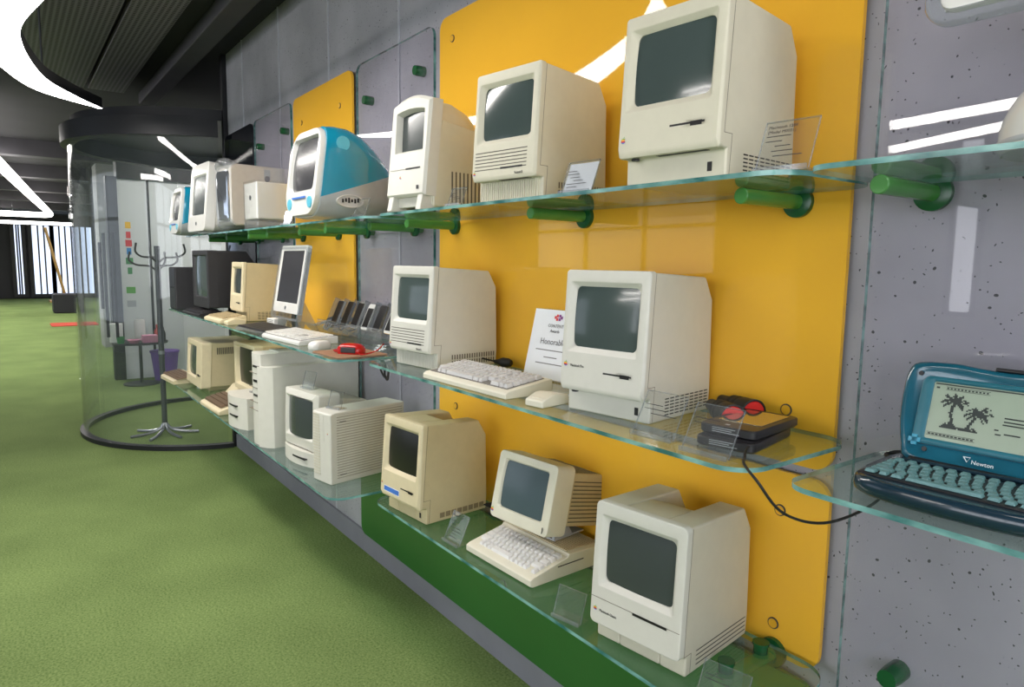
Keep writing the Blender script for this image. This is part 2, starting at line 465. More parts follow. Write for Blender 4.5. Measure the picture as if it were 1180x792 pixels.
# ceiling: acoustic panels, ducts, beams
for y0, y1, lb in ((-1.28, -.805, 'dark perforated metal ceiling panel farther from the concrete wall'),
                   (-.775, -.50, 'dark perforated metal ceiling panel nearer to the concrete wall')):
    o = thing('ceiling_panel', lb, 'ceiling panel', (-5.2, (y0+y1)/2, 2.985), 0, 'perforated ceiling panels')
    MB().box(-2.0, 2.6, (y0-y1)/2, (y1-y0)/2, 0, .045).build('perforated_sheet', 'perforated_metal', o, bevel=.004)
    q = MB()
    for x in (-1.4, .4, 2.2): q.box(x-.01, x+.01, -.01, .01, .045, .085)
    q.build('hanger', 'ceiling_beam', o)
o = MB().box(-2.6, 2.6, -.07, .07, -.05, .05).build('ceiling_duct', 'ceiling_beam', bevel=.01)
tag(o, 'dark rectangular duct under the ceiling beside the concrete wall', 'duct', loc=(-4.9, -.27, 3.015))
for x in (-11.5, -14.5, -17.5, -20.5, -24):
    struct(MB().box(x-.12, x+.12, -7, 4, 2.86, 3.07).build('beam', 'ceiling_beam'))

# ------------------------------------------------------------------ wall panels
def panel_shape(x0, x1, z0, z1, r=.045): return rr((x0+x1)/2, (z0+z1)/2, x1-x0, z1-z0, r, 6)
PY0, PY1 = -.030, -.018
def wall_panel(x0, x1, z0, z1, m, label, caps, capmat='orange_cap', edge=None, r=.045, capr=.011, ring='print_dark', proud=.004):
    cx, cz = (x0+x1)/2, (z0+z1)/2
    t = thing('wall_panel', label, 'wall panel', (cx, 0, cz), 0, 'glass wall panels')
    MB().prism_y(panel_shape(x0-cx, x1-cx, z0-cz, z1-cz, r), PY0, PY1, 0, 1).build('sheet', [m, edge or m], t, bevel=.0015)
    for x, z in caps:
        c = MB().lathe([(capr, -.0), (capr, .034-proud*0), (capr*.9, .030+proud), (0, .030+proud)], (x-cx, 0, z-cz), 20, 'y')
        k = c.build('standoff_cap', capmat, t)
        if ring:
            MB().lathe([(capr*.98, .0285), (capr*1.25, .0285), (capr*1.25, .0325), (capr*.98, .0325)], (x-cx, 0, z-cz), 24, 'y').build('cap_ring', ring, k)
    return t
wall_panel(-2.42, -.745, 1.068, 2.45, 'orange_glass', 'large orange glass wall panel behind the upper two shelf levels', [(-2.325, 2.36), (-.86, 2.36), (-.86, 1.19)])
wall_panel(-2.42, -.745, .600, 1.045, 'orange_glass', 'low wide orange glass wall panel behind the bottom row of computers', [(-2.29, .945), (-.86, .952), (-.86, .674)])
wall_panel(-3.22, -.745, .112, .565, 'green_glass', 'dark green glass wall panel below the bottom glass shelf', [(-1.95, .33), (-.9, .33)], 'green_glass', capr=.014)
wall_panel(-4.12, -3.27, 1.10, 2.45, 'orange_glass', 'narrow orange glass wall panel behind the blue and white rounded computer', [(-3.98, 2.30), (-3.42, 2.30)])
wall_panel(-4.12, -3.27, .600, 1.07, 'orange_glass', 'small orange glass wall panel low behind the tall beige tower', [(-3.42, .95)])
GE = 'glass_edge_dark'
wall_panel(-3.22, -2.47, .60, 2.45, 'panel_glass', 'clear glass wall panel with two green caps between the two orange panels', [(-3.10, 2.27), (-2.60, 2.30)], 'green_cap', GE, capr=.021, ring=None, proud=.016)
wall_panel(-4.92, -4.17, .60, 2.45, 'panel_glass', 'clear glass wall panel with two green caps left of the narrow orange panel', [(-4.80, 2.27), (-4.30, 2.30)], 'green_cap', GE, capr=.021, ring=None, proud=.016)
wall_panel(-5.68, -4.96, .60, 2.45, 'black_glass', 'black glass wall panel at the far end of the concrete wall', [])
wall_panel(-.702, 1.0, .46, 2.45, 'panel_glass', 'clear glass wall panel with green edge over concrete at the right', [(-.587, .685), (.9, .685)], 'green_cap', GE, r=.02, capr=.021, ring=None, proud=.03)

# ------------------------------------------------------------------ glass shelves
def shelf(x0, x1, y0, z, label, cr=.07, y1=-.048):
    cx = (x0+x1)/2
    w_, d_ = x1-x0, y1-y0
    lp = rr(0, 0, w_, d_, cr, 8)
    o = MB().prism_z(lp, -TH, 0, 0, 1).build('glass_shelf', ['shelf_glass', 'glass_edge'], bevel=.001, seg=1)
    return tag(o, label, 'shelf', 'glass shelves', (cx, (y0+y1)/2, z))
shelf(-2.30, -.675, -.375, ZT, 'top glass shelf across the large orange panel, under three white box computers')
shelf(-5.55, -2.35, -.372, ZT, 'top glass shelf at the left, under the blue and white rounded computer')
shelf(-.655, 1.0, -.370, ZT, 'top glass shelf at the right, under the white dome based computer', .05)
shelf(-2.28, -.690, -.432, ZM, 'middle glass shelf across the large orange panel, holding keyboard and certificate')
shelf(-5.52, -2.345, -.512, ZM, 'middle glass shelf at the left, holding the phones and white keyboard')
shelf(-.625, 1.0, -.425, ZM, 'middle glass shelf at the right, under the teal laptop', .05)
shelf(-2.30, -.700, -.396, ZB, 'bottom glass shelf above the dark green panel')
shelf(-5.70, -2.36, -.53, ZB, 'bottom glass shelf at the left, under the tall beige tower')
shelf(-.655, 1.0, -.40, ZB-.10, 'bottom glass shelf at the right, beside the orange panel corner', .06)

def bracket(x, z, label, y0=-.245, nut=False):
    t = thing('shelf_bracket', label, 'bracket', (x, 0, z-TH-.0166), 0, 'green shelf brackets')
    MB().lathe([(.0, .4-.4+(-y0)), (.0145, -y0), (.0166, -y0-.002), (.0166, .0)], (0, 0, 0), 20, 'y').build('rod', 'green_tube', t)
    MB().lathe([(.0, .046), (.022, .046), (.034, .042), (.034, .030), (.0, .030)], (0, 0, 0), 28, 'y').build('flange', 'green_cap', t)
    if nut:
        for yy in (-.085, -.215):
            MB().lathe([(.016, .016), (.016, .034), (.019, .036), (.019, .042), (.0, .042)], (0, yy, 0), 20).build('clamp', 'green_cap', t)
    return t
for x, lb in ((-.859, 'green rod bracket under the top shelf, right of the largest white computer'),
              (-1.552, 'green rod bracket under the top shelf, below the white computer with front grooves'),
              (-2.296, 'green rod bracket under the top shelf at the left edge of the large orange panel'),
              (-.585, 'green rod bracket on the glass panel at the right, under the top shelf'),
              (-2.62, 'green rod bracket under the rear of the blue rounded computer'),
              (-3.10, 'green rod bracket under the front of the blue rounded computer'),
              (-3.45, 'green rod bracket under the white cube computer'),
              (-3.98, 'green rod bracket under the silver tower computer'),
              (-4.35, 'green rod bracket left of the silver tower computer'),
              (-4.86, 'green rod bracket under the white boxy screen computer'),
              (-5.35, 'green rod bracket at the far left end of the top shelf')):
    bracket(x, ZT, lb)
bracket(-.855, ZB, 'green rod bracket with clamps under the bottom shelf by the orange corner', nut=True)
bracket(-.585, ZB-.10, 'green rod bracket low on the right glass panel', y0=-.06)

# ------------------------------------------------------------------ small repeated details
def emblem(parent, x, y, z, h, tilt=0, name='emblem'):
    """six-stripe fruit emblem"""
    b = MB(); w = h*.95
    prof = [(-.5, .10), (-.44, .24), (-.34, .36), (-.2, .44), (-.05, .48), (.1, .49), (.25, .46), (.38, .40), (.46, .26), (.5, .12)]
    N = 18
    def hw(t):
        for (a, ra), (c, rc) in zip(prof[:-1], prof[1:]):
            if a <= t <= c: return ra+(rc-ra)*(t-a)/(c-a)
        return .1
    for i in range(N):
        t0 = -.5+i/N; t1 = t0+1/N; mi = min(5, int((1-(i+.5)/N)*6))
        r0, r1 = hw(t0), hw(t1)
        bite = lambda t, r: min(r, .46-math.sqrt(max(0, .20**2-(t-.12)**2))) if abs(t-.12) < .2 else r
        R0, R1 = bite(t0, r0), bite(t1, r1)
        b.add([(-r0*w, 0, t0*h*.82), (R0*w, 0, t0*h*.82), (R1*w, 0, t1*h*.82), (-r1*w, 0, t1*h*.82)], [(0, 1, 2, 3)], mi)
    b.add([(0, 0, .45*h), (.10*h, 0, .47*h), (.2*h, 0, .62*h), (.18*h, 0, .72*h), (.06*h, 0, .62*h)], [(0, 1, 2, 3, 4)], 0)
    c, s_ = math.cos(tilt), math.sin(tilt)
    b.map(lambda X, Y, Z: (x+X, y+Z*s_, z+Z*c))
    return b.build(name, ['rb_green', 'rb_yellow', 'rb_orange', 'rb_red', 'rb_purple', 'rb_blue'], parent)

def crt_patch(cx, cz, w, h, r, y, bulge):
    b = MB(); loops = []
    for s in (1, .9, .8, .7, .6, .5, .4, .3, .2, .1, .02):
        loops.append([(px, y-bulge*(1-.5*(((px-cx)/(w/2))**2+((pz-cz)/(h/2))**2)), pz) for px, pz in rre(cx, cz, w*s, h*s, r*s)])
    b.loft(loops, 0, False, True)
    return b

def frame_loops(outer, aper, scr, ys):
    """outer, aper, scr = (x0, x1, z0, z1, r)"""
    def lp(q, ins, y):
        x0, x1, z0, z1, r = q
        return [(a, y, c) for a, c in rr((x0+x1)/2, (z0+z1)/2, x1-x0-2*ins, z1-z0-2*ins, max(.001, r-ins*.5), 5)]
    yb, yf = ys[0], ys[1]
    L = [lp(outer, 0, yb), lp(outer, 0, yf+.0045), lp(outer, .0012, yf+.0015), lp(outer, .0045, yf), lp(aper, -.002, yf), lp(aper, .001, yf+.002),
         lp(scr, 0, ys[2]), lp(scr, 0, ys[2]+.01)]
    return L

# ------------------------------------------------------------------ upright all-in-one box computers
def compact(label, loc, yaw, style, shell, W=.244, H=.345, D=.277, crt='crt', bezel=None, name='compact_computer', detail=True, group=None, crtgap=.0):
    t = thing(name, label, 'computer', loc, yaw, group)
    bezel = bezel or shell
    zb = .055; P = .0215
    if style == 'classic': zb, P = .045, .016
    sh = lambda X, Y, Z: (X, Y-P*(H-Z)/(H-zb), Z)
    yf = lambda z: -P*(H-z)/(H-zb)
    tilt = math.atan(P/(H-zb))      # rotation that lays small things on the face
    # shell
    hw = W/2-.0015
    prof = [(.0136, 0), (D-.004, 0), (D, .05), (D-.006, H-.07), (D-.040, H-.014), (.016, H-.003), (.016-P, zb+.002), (.0136, zb)]
    b = MB()
    if style in ('512', 'classic'):
        nx = .055
        if style == 'classic':
            mid = [(.0136, 0), (D-.004, 0), (D-.015, .05), (D-.055, H-.08), (D-.095, H-.035), (D*.42, H-.010), (.016, H-.003), (.016-P, zb+.002), (.0136, zb)]
        else:
            mid = [(.0136, 0), (D-.004, 0), (D-.004, .05), (D-.03, H-.10), (D-.07, H-.075), (D*.52, H-.06), (D*.47, H-.008), (.016, H-.003), (.016-P, zb+.002), (.0136, zb)]
        b.prism_x(prof, -hw, -nx); b.prism_x(mid, -nx, nx); b.prism_x(prof, nx, hw)
    else:
        b.prism_x(prof, -hw, hw)
    b.build('case', shell, t, bevel=.005, seg=3)
    # bezel and picture tube
    ax0, ax1 = -.107, .099
    az0, az1 = H-.196, H-.028
    if style == 'classic': az0, az1, ax0, ax1 = H-.200, H-.030, -.104, .100
    if style in ('se',): az0, az1 = H-.192, H-.028
    i = .011
    scr = (ax0+i+.002, ax1-i+.003, az0+i+.001, az1-i, .013)
    fb = MB().loft(frame_loops((-W/2, W/2, zb, H, .014 if style == 'classic' else .008), (ax0, ax1, az0, az1, .006), scr, (.0185, 0, .0105)))
    if style != 'classic':     # chamfer along the lower front edge
        def lipf(X, Y, Z):
            if Z < zb+.012 and Y < .0085 and Y > .001: return (X, Y+.006, Z)
            if Z < zb+.016 and abs(Y) < .001: return (X, Y, Z+.010)
            return (X, Y, Z)
        fb.map(lipf)
    fb.map(sh).build('bezel', bezel, t)
    crt_patch((scr[0]+scr[1])/2, (scr[2]+scr[3])/2, scr[1]-scr[0]+.004, scr[3]-scr[2]+.004, .014, .0155, .0095).map(sh).build('screen', crt, t)
    # seam of the back shell
    for sx in (-1, 1):
        s = MB()
        X0, X1 = (sx*hw, sx*(hw+.0003)) if sx > 0 else (sx*(hw+.0003), sx*hw)
        ys = .0215; zj = .050 if style == 'classic' else .085
        s.box(X0, X1, ys, ys+.0012, zj, H-.006); s.box(X0, X1, ys, ys+.028, zj-.0012, zj); s.box(X0, X1, ys+.028, ys+.0292, .004, zj)
        s.map(sh).build('case_seam', 'seam', t)
    # side vents
    for sx in (-1, 1):
        v = MB()
        X0, X1 = (hw, hw+.0004) if sx > 0 else (-hw-.0004, -hw)
        if style in ('128', 'plus'):
            for r_ in range(6):
                for c in range(9):
                    y0 = .075+c*.0215; v.box(X0, X1, y0, y0+.0165, .012+r_*.0075, .0148+r_*.0075)
        elif style == 'se':
            for c in range(18): y0 = .075+c*.0108; v.box(X0, X1, y0, y0+.0045, .012, .028); v.box(X0, X1, y0, y0+.0045, .032, .048)
        elif style == '512':
            for c in range(8):
                y0 = .070+c*.0245
                v.box(X0, X1, y0, y0+.020, .012, .030)
        elif style == 'classic':
            for r_ in range(4): v.box(X0, X1, .055, D-.012, .014+r_*.0105, .0162+r_*.0105)
        v.build('side_vent', {'128': 'slot_black', 'plus': 'slot_black', 'classic': 'slot_black', '512': 'vent_tan'}.get(style, 'vent_shadow'), t)
    # front: floppy slot, grooves, chin
    if style in ('128', 'plus', '512'):
        q = MB(); zc = .107
        rec = MB()
        for X0, X1, Z0, Z1, mi in ((.008, .092, zc-.0035, zc+.0035, 0), (.052, .088, zc-.010, zc+.010, 0)):
            rec.add([(X0-.004, yf(Z0-.003)-.0003, Z0-.003), (X1+.004, yf(Z0-.003)-.0003, Z0-.003), (X1+.004, yf(Z1+.003)-.0003, Z1+.003), (X0-.004, yf(Z1+.003)-.0003, Z1+.003)], [(0, 1, 2, 3)])
        rec.build('drive_recess', bezel, t)
        for X0, X1, Z0, Z1 in ((.010, .090, zc-.002, zc+.002), (.058, .084, zc-.006, zc+.003)):
            q.add([(X0, yf(Z0)-.0007, Z0), (X1, yf(Z0)-.0007, Z0), (X1, yf(Z1)-.0007, Z1), (X0, yf(Z1)-.0007, Z1)], [(0, 1, 2, 3)])
        q.build('floppy_slot', 'slot_black', t)
        k = MB(); k.box(.080, .090, .0126, .0137, .016, .034); k.build('socket', 'slot_black', t)
        u = MB()
        for c in range(26):
            x = -.03+c*.0046
            u.box(x, x+.0026, -.006, .008, zb-.0006, zb+.0004)
        u.build('lower_vent', 'slot_black', t)
        MB().lathe([(.008, .0), (.009, .003), (.007, .005), (0, .005)], (-.085, -.002, zb-.005), 16).build('knob', 'charcoal', t)
    if style == 'se':
        q = MB()
        for k in range(6):
            z = .130-k*.0093
            q.add([(-.108, yf(z)-.0005, z), (.092, yf(z)-.0005, z), (.092, yf(z+.0024)-.0005, z+.0024), (-.108, yf(z+.0024)-.0005, z+.0024)], [(0, 1, 2, 3)])
        q.build('front_groove', 'vent_shadow', t)
        q = MB(); z = .0825
        q.add([(-.005, yf(z)-.0009, z), (.078, yf(z)-.0009, z), (.078, yf(z+.005)-.0009, z+.005), (-.005, yf(z+.005)-.0009, z+.005)], [(0, 1, 2, 3)])
        q.build('floppy_slot', 'slot_black', t)
        q = MB()
        for k in range(27): x = -W/2+.006+k*.0084; q.box(x, x+.005, .0096, .0137, .003, zb+.004)
        q.build('chin_rib', shell, t)
        q = MB(); q.box(-.02, .09, -.012, .004, zb-.0007, zb+.0004); q.build('lower_vent', 'vent_shadow', t)
    if style == 'classic':
        q = MB()
        for X0, X1, z, h, mi in ((-W/2+.003, W/2-.003, .1085, .0014, 0), (-.002, .088, .104, .0062, 1)):
            q.add([(X0, yf(z)-.0006-mi*.0003, z), (X1, yf(z)-.0006-mi*.0003, z), (X1, yf(z+h)-.0006-mi*.0003, z+h), (X0, yf(z+h)-.0006-mi*.0003, z+h)], [(0, 1, 2, 3)], mi)
        q.build('floppy_slot', ['seam', 'slot_black'], t)
    if detail:
        ez, eh, ex = {'128': (.091, .013, -.105), 'plus': (.118, .013, -.104), 'se': (.076, .011, -.108), '512': (.103, .010, -.109), 'classic': (.082, .011, -.106)}[style]
        emblem(t, ex, yf(ez)-.0012, ez, eh, tilt)
        if style in ('plus', 'se', 'classic'):
            body = {'plus': 'Macintosh Plus', 'se': 'Macintosh SE', 'classic': 'Macintosh Classic'}[style]
            tx = {'plus': (-.089, .1135), 'se': (.050, .066), 'classic': (-.094, .078)}[style]
            text('model_lettering', body, .0095, (tx[0], yf(tx[1])-.0008, tx[1]), (R_(90)-0*tilt, 0, 0), 'print_dark', t, sx=.72 if style != 'se' else .6)
    return t

compact('largest white box computer on the top shelf, right end of the orange panel', (-.9526, -.355, ZT), 5.1, '128', 'putty')
compact('white box computer with grooved front on the top shelf by a clear card', (-1.5235, -.348, ZT), 8, 'se', 'putty')
compact('white box computer on the middle shelf beside the red ended black sockets', (-1.1457, -.332, ZM), 8.1, 'plus', 'cool_white')
compact('white grooved front box computer on the middle shelf behind the grey keyed keyboard', (-2.0693, -.341, ZM), 5.9, 'se', 'cool_white')
o = compact('yellowed beige box computer with blue sticker on the bottom shelf', (-2.07, -.380, ZB), 4.9, '512', 'aged_beige', crt='crt_black', bezel='old_cream')
st = MB(); zz = .0845
yf5 = lambda z: -.0215*(.345-z)/(.29)
for X0, X1, Z0, Z1, dy, mi in ((-.096, .004, zz-.009, zz+.011, .0006, 0), (-.094, .002, zz-.007, zz+.009, .0009, 1)):
    st.add([(X0, yf5(Z0)-dy, Z0), (X1, yf5(Z0)-dy, Z0), (X1, yf5(Z1)-dy, Z1), (X0, yf5(Z1)-dy, Z1)], [(0, 1, 2, 3)], mi)
st.build('sticker', ['paper', 'blue_sticker'], o)
compact('white box computer with sunken carrying handle on the bottom shelf, at the right end', (-.99934, -.352, ZB), 7.1, 'classic', 'platinum', W=.246, H=.338, D=.284, crt='crt_dark', bezel='cool_white')
compact('small yellowed box computer on the middle shelf behind a brown keyed keyboard', (-4.23, -.345, ZM), 0, '128', 'old_tan', crt='crt_dark', bezel='old_cream', detail=False)

# ------------------------------------------------------------------ keyboards
def keyboard(name, label, loc, yaw, W, D, h0, h1, rows, key_m, case_m, kx0, kx1, ky0, ky1, cat='keyboard', single=False, kh=.008, gap=.0022, group=None, lip=.006, parent=None):
    """rows from the front to the back: lists of key widths in units"""
    if parent is None:
        t = thing(name, label, cat, loc, yaw, group)
        prof = [(0, 0), (D, 0), (D, h1), (D-.004, h1+.001), (.01, h0+.001), (0, h0-lip)]
        MB().prism_x(prof, -W/2, W/2).build('case', case_m, t, bevel=.003)
    else: t = parent
    slope = (h1-h0)/D
    if not single and key_m != 'teal_key':
        MB().box(kx0-.002, kx1+.002, ky0-.002, ky1+.002, -.0012, .0012).map(lambda X, Y, Z: (X, Y, Z+h0+slope*Y+(.001 if parent is None else 0))).build('key_gap_shade', 'key_gap_shade', t)  # plate added as painted shade in the gaps between keys
    nr = len(rows); rd = (ky1-ky0)/nr; allb = MB(); cache = {}
    for r_, row in enumerate(rows):
        tot = sum(abs(u) for u in row); x = kx0
        for u in row:
            wd = abs(u)*(kx1-kx0)/tot
            if u > 0:
                y0 = ky0+r_*rd; z0 = h0+slope*y0+.001
                b = MB().taper(-wd/2+gap/2, wd/2-gap/2, gap/2, rd-gap/2, 0, kh, .0022, .0018)
                if single:
                    b.map(lambda X, Y, Z: (X+x+wd/2, Y+y0, Z+z0+slope*Y)); allb.add(b.v, b.f)
                else:
                    key = (round(wd, 4))
                    if key not in cache:
                        b.map(lambda X, Y, Z: (X, Y, Z+slope*Y))
                        k = b.build('key', key_m, t, bevel=.0008, seg=1); cache[key] = k
                    else:
                        k = cache[key].copy(); COL.objects.link(k); k.parent = t
                    k.location = (x+wd/2, y0, z0)
            x += wd
    if single: stuff(allb.build('key_field', key_m, t))
    return t
ROW_A = [[-1.5, 1, 1.4, 7, 1.4, 1, -1.5, -.3, 2, 1, 1], [2.2]+[1]*10+[1.8, -.3, 1, 1, 1, 1], [1.8]+[1]*11+[1.2, -.3, 1, 1, 1, 1], [1.5]+[1]*12+[-.2, -.3, 1, 1, 1, 1], [1]*13+[1.5, -.3, 1, 1, 1, 1]]
keyboard('keyboard', 'cream keyboard with grey keys lying in front of the certificate', (-1.645, -.415, ZM), 1.5, .425, .165, .020, .040, ROW_A, 'grey_key', 'cream', -.197, .190, .022, .150, kh=.011, gap=.004)

def mouse(label, loc, yaw, m, W=.06, D=.105, H=.03, boxy=False, name='computer_mouse'):
    t = thing(name, label, 'mouse', loc, yaw)
    b = MB()
    if boxy:
        b.prism_x([(0, 0), (D, 0), (D, H*.75), (D*.55, H), (D*.38, H), (0, H*.55)], -W/2, W/2); b.build('shell', m, t, bevel=.004)
        MB().box(-W*.38, W*.38, .010, D*.36, H*.70, H*.80).map(lambda X, Y, Z: (X, Y, Z-.004+Y*.18)).build('button', m, t, bevel=.002)
    else:
        L = []
        for z, s in ((0, .94), (H*.3, 1), (H*.65, .93), (H*.9, .70), (H, .40)):
            L.append([(x*s, D/2+(y)*s-.0*z, z) for x, y in rr(0, 0, W, D, W*.45, 6)])
        b.loft(L, 0, True, True); b.build('shell', m, t, angle=70)
    return t
mo = mouse('boxy cream mouse on the middle shelf between keyboard and white computer', (-1.322, -.402, ZM), 8, 'cream', boxy=True, W=.062, D=.10, H=.032)
cp = smooth([(0, .1, .012), (.01, .14, .006), (-.03, .17, .006), (.02, .19, .01), (.03, .15, .02), (-.01, .16, .022), (.0, .22, .006), (.05, .30, .006)], 8)
MB().tube(cp, .0022, 6).build('cord', 'frosted_grey', mo)

# ------------------------------------------------------------------ certificate
ct = thing('certificate_stand', 'white printed certificate leaning on the orange panel behind the mouse', 'certificate', (-1.615, -.125, ZM), 4)
tl = R_(-14)
def lean(X, Y, Z): return (X, Y*math.cos(tl)-Z*math.sin(tl), Y*math.sin(tl)+Z*math.cos(tl))
MB().box(-.105, .105, 0, .002, .004, .222).map(lean).build('sheet', 'paper', ct)
MB().box(-.107, .107, .0022, .0045, .002, .224).map(lean).build('backing', 'acrylic', ct)
MB().box(-.10, .10, -.01, .06, 0, .003).build('foot', 'acrylic', ct)
pr = MB()
for z, x0, x1 in ((.092, -.07, .075), (.070, -.028, .03), (.050, -.06, .06)): pr.box(x0, x1, -.0006, -.0002, z, z+.003)
pr.map(lean).build('printed_line', 'print_grey', ct)
lg = MB()
for dx, dz, mi in ((0, 0, 0), (.011, 0, 1), (0, .011, 0), (.011, .011, 1), (-.008, .006, 0), (.019, .006, 1)): lg.box(dx-.005+.0, dx+.004, -.0007, -.0002, .188+dz, .197+dz, mi)
lg.map(lean).build('logo', ['rb_red', 'rb_purple'], ct)
for body, s, z, m_ in (('CONTENT', .015, .166, 'print_grey'), ('Awards', .014, .150, 'print_dark'), ('Honorable', .027, .112, 'print_grey')):
    p = lean(0, -.0012, z)
    text('lettering', body, s, p, (R_(90)+tl, 0, 0), m_, ct, 'CENTER', sx=.95)

# ------------------------------------------------------------------ clear card holders
def card(label, loc, yaw, w=.105, h=.085, tilt=-22, lines=6, foot=True, group='clear card holders', paper=False, txt=None, fd=.035):
    t = thing('card_holder', label, 'sign', loc, yaw, group)
    a = R_(tilt)
    fn = lambda X, Y, Z: (X, Y*math.cos(a)-Z*math.sin(a), .003+Y*math.sin(a)+Z*math.cos(a))
    MB().box(-w/2, w/2, 0, .003, 0, h).map(fn).build('plate', 'acrylic', t)
    e = MB()
    e.box(-w/2, -w/2+.0012, -.0003, .0033, 0, h); e.box(w/2-.0012, w/2, -.0003, .0033, 0, h); e.box(-w/2, w/2, -.0003, .0033, h-.0012, h)
    e.map(fn).build('plate_edge', 'clear_plastic', t)
    if foot: MB().box(-w/2, w/2, -.006, fd, 0, .003).build('foot', 'acrylic', t); MB().box(-w/2, w/2, -.009, -.006, 0, .010).build('lip', 'clear_plastic', t)
    if lines:
        l = MB(); random.seed(int(abs(loc[0])*1000))
        for k in range(lines):
            z = h*.68-k*h*.10; x0 = -w*.42+(random.random()*.25*w if k > 1 else 0)
            l.box(x0, x0+w*(.25+.4*random.random()), -.0008, -.0003, z, z+.0014)
        l.map(fn).build('printed_line', 'print_dark', t)
    if txt:
        for k, bd in enumerate(txt):
            text('lettering', bd, .0085, fn(-w*.42, -.0012, h*.84-k*.0095), (R_(90)+a, 0, 0), 'print_dark', t)
    if paper: MB().box(-w/2+.004, w/2-.004, .0034, .0040, .004, h-.004).map(fn).build('paper', 'paper', t)
    return t
card('clear card standing right of the largest computer on the top shelf', (-.715, -.335, ZT), 6, .10, .10, lines=5, txt=['Macintosh 128K', '(Model M0001)'])
card('clear card standing between the two biggest computers on the top shelf', (-1.26, -.335, ZT), 6, .10, .085, paper=True)
card('small clear card in front of the tall rounded top computer', (-1.80, -.345, ZT), 6, .07, .06, lines=4)
card('clear card lying back in front of the rounded blue computer', (-2.50, -.345, ZT), 6, .085, .075, lines=0)
card('white card in front of the white cube computer', (-3.35, -.345, ZT), 20, .06, .075, paper=True, lines=3)
card('clear card holder on the middle shelf below the vents of the white computer', (-.945, -.385, ZM), 4, .105, .10, tilt=-30, lines=3)
card('clear card holder on the middle shelf in front of the stacked black tablets', (-.80, -.400, ZM), 4, .105, .10, tilt=-30, lines=2)
card('clear card in front of the yellowed computer with the blue sticker', (-1.775, -.365, ZB), 3, .085, .095, tilt=-25, txt=['Macintosh 512K'])
card('clear card standing left of the white computer with carrying handle', (-1.21, -.375, ZB), 12, .085, .075, tilt=-20, lines=0)
card('clear card standing right of the white computer with carrying handle', (-.77, -.36, ZB), 12, .10, .085, tilt=-32, lines=2)

# ------------------------------------------------------------------ sockets, tablets, cords
def socket(label, loc, yaw):
    t = thing('power_socket', label, 'socket', loc, yaw, 'black socket couplings')
    E_ = 1.2
    prof = [(r_*E_, h_*E_) for r_, h_ in [(0, .0), (.012, .0), (.014, .03), (.020, .045), (.0205, .052), (.0195, .056), (.0215, .062), (.0215, .070), (.0205, .072), (.0225, .078), (.0245, .105), (.0255, .118), (.0225, .1185), (.0215, .100), (0, .100)]]
    MB().lathe(prof, (0, 0, .0307), 28, 'y').build('body', 'rubber', t)
    MB().lathe([(r_*E_, h_*E_) for r_, h_ in [(.0216, .1175), (.0205, .1175), (.0195, .101), (0, .1012)]], (0, 0, .0307), 28, 'y').build('red_liner', 'red_plastic', t)
    q = MB()
    for dx in (-.0095, .0095): q.lathe([(.0035, .1012*E_), (.0035, .1020*E_), (0, .1020*E_)], (dx, 0, .0307), 12, 'y')
    q.build('contact_hole', 'slot_black', t)
    MB().tube(smooth([(0, -.0, .0307), (0, .012, .030), (0, .020, .024), (.01, .026, .010)], 5), .004, 8).build('cord', 'rubber', t)
    return t
socket('black power socket with red face, left of the pair behind the tablets', (-1.0, -.118, ZM), 56)
socket('black power socket with red face, right of the pair behind the tablets', (-1.02, -.052, ZM), 66)

def tablet(name, label, loc, yaw, screen_m, closed):
    W, D, H = .122, .205, .0195
    t = thing(name, label, 'tablet', loc, yaw, 'stacked black tablets')
    lp = rr(0, D/2, W, D, .014, 5)
    b = MB(); b.loft([[(x*s+0, (y-D/2)*s+D/2, z) for x, y in lp] for z, s in ((0, .95), (.004, 1), (H-.003, 1), (H, .975))], 0, True, True)
    b.build('body', 'black_plastic', t)
    if screen_m:
        MB().box(-W/2+.014, W/2-.014, .055, D-.02, H, H+.0012).build('screen', screen_m, t)
        MB().box(-.012, -.003, .018, .024, H, H+.0008).build('badge', 'frosted_grey', t)
    else:
        MB().box(-W/2+.006, W/2-.006, .02, D-.01, H, H+.0008).build('cover', 'charcoal', t)
    q = MB()
    for k, (x0, x1) in enumerate(((-.03, .02), (-.03, .012), (-.03, .028))): q.box(x0, x1, -.0006, .0, .0145-k*.004, .0157-k*.004)
    q.build('printed_line', 'frosted_grey', t)
    return t
tablet('tablet_computer', 'black tablet lying under another one at the right end of the middle shelf', (-.805, -.335, ZM), 12, None, True)
tb = tablet('tablet_computer', 'black tablet with shiny orange reflecting screen, upper of the stacked pair', (-.815, -.315, ZM+.0212), 8, 'lcd_mirror', False)
tag(MB().tube(smooth([(-.755, -.325, ZM+.015), (-.748, -.345, ZM+.010), (-.735, -.365, ZM+.004), (-.715, -.395, ZM+.003), (-.668, -.425, ZM-.01), (-.64, -.38, ZM-.07), (-.60, -.30, ZM-.09), (-.56, -.20, ZM-.05), (-.60, -.10, ZM-.0), (-.58, -.05, ZM+.004)], 8), .0026, 8).build('power_cable', 'rubber'),
    'thin black cord hanging from the tablets between two glass shelves', 'cord')
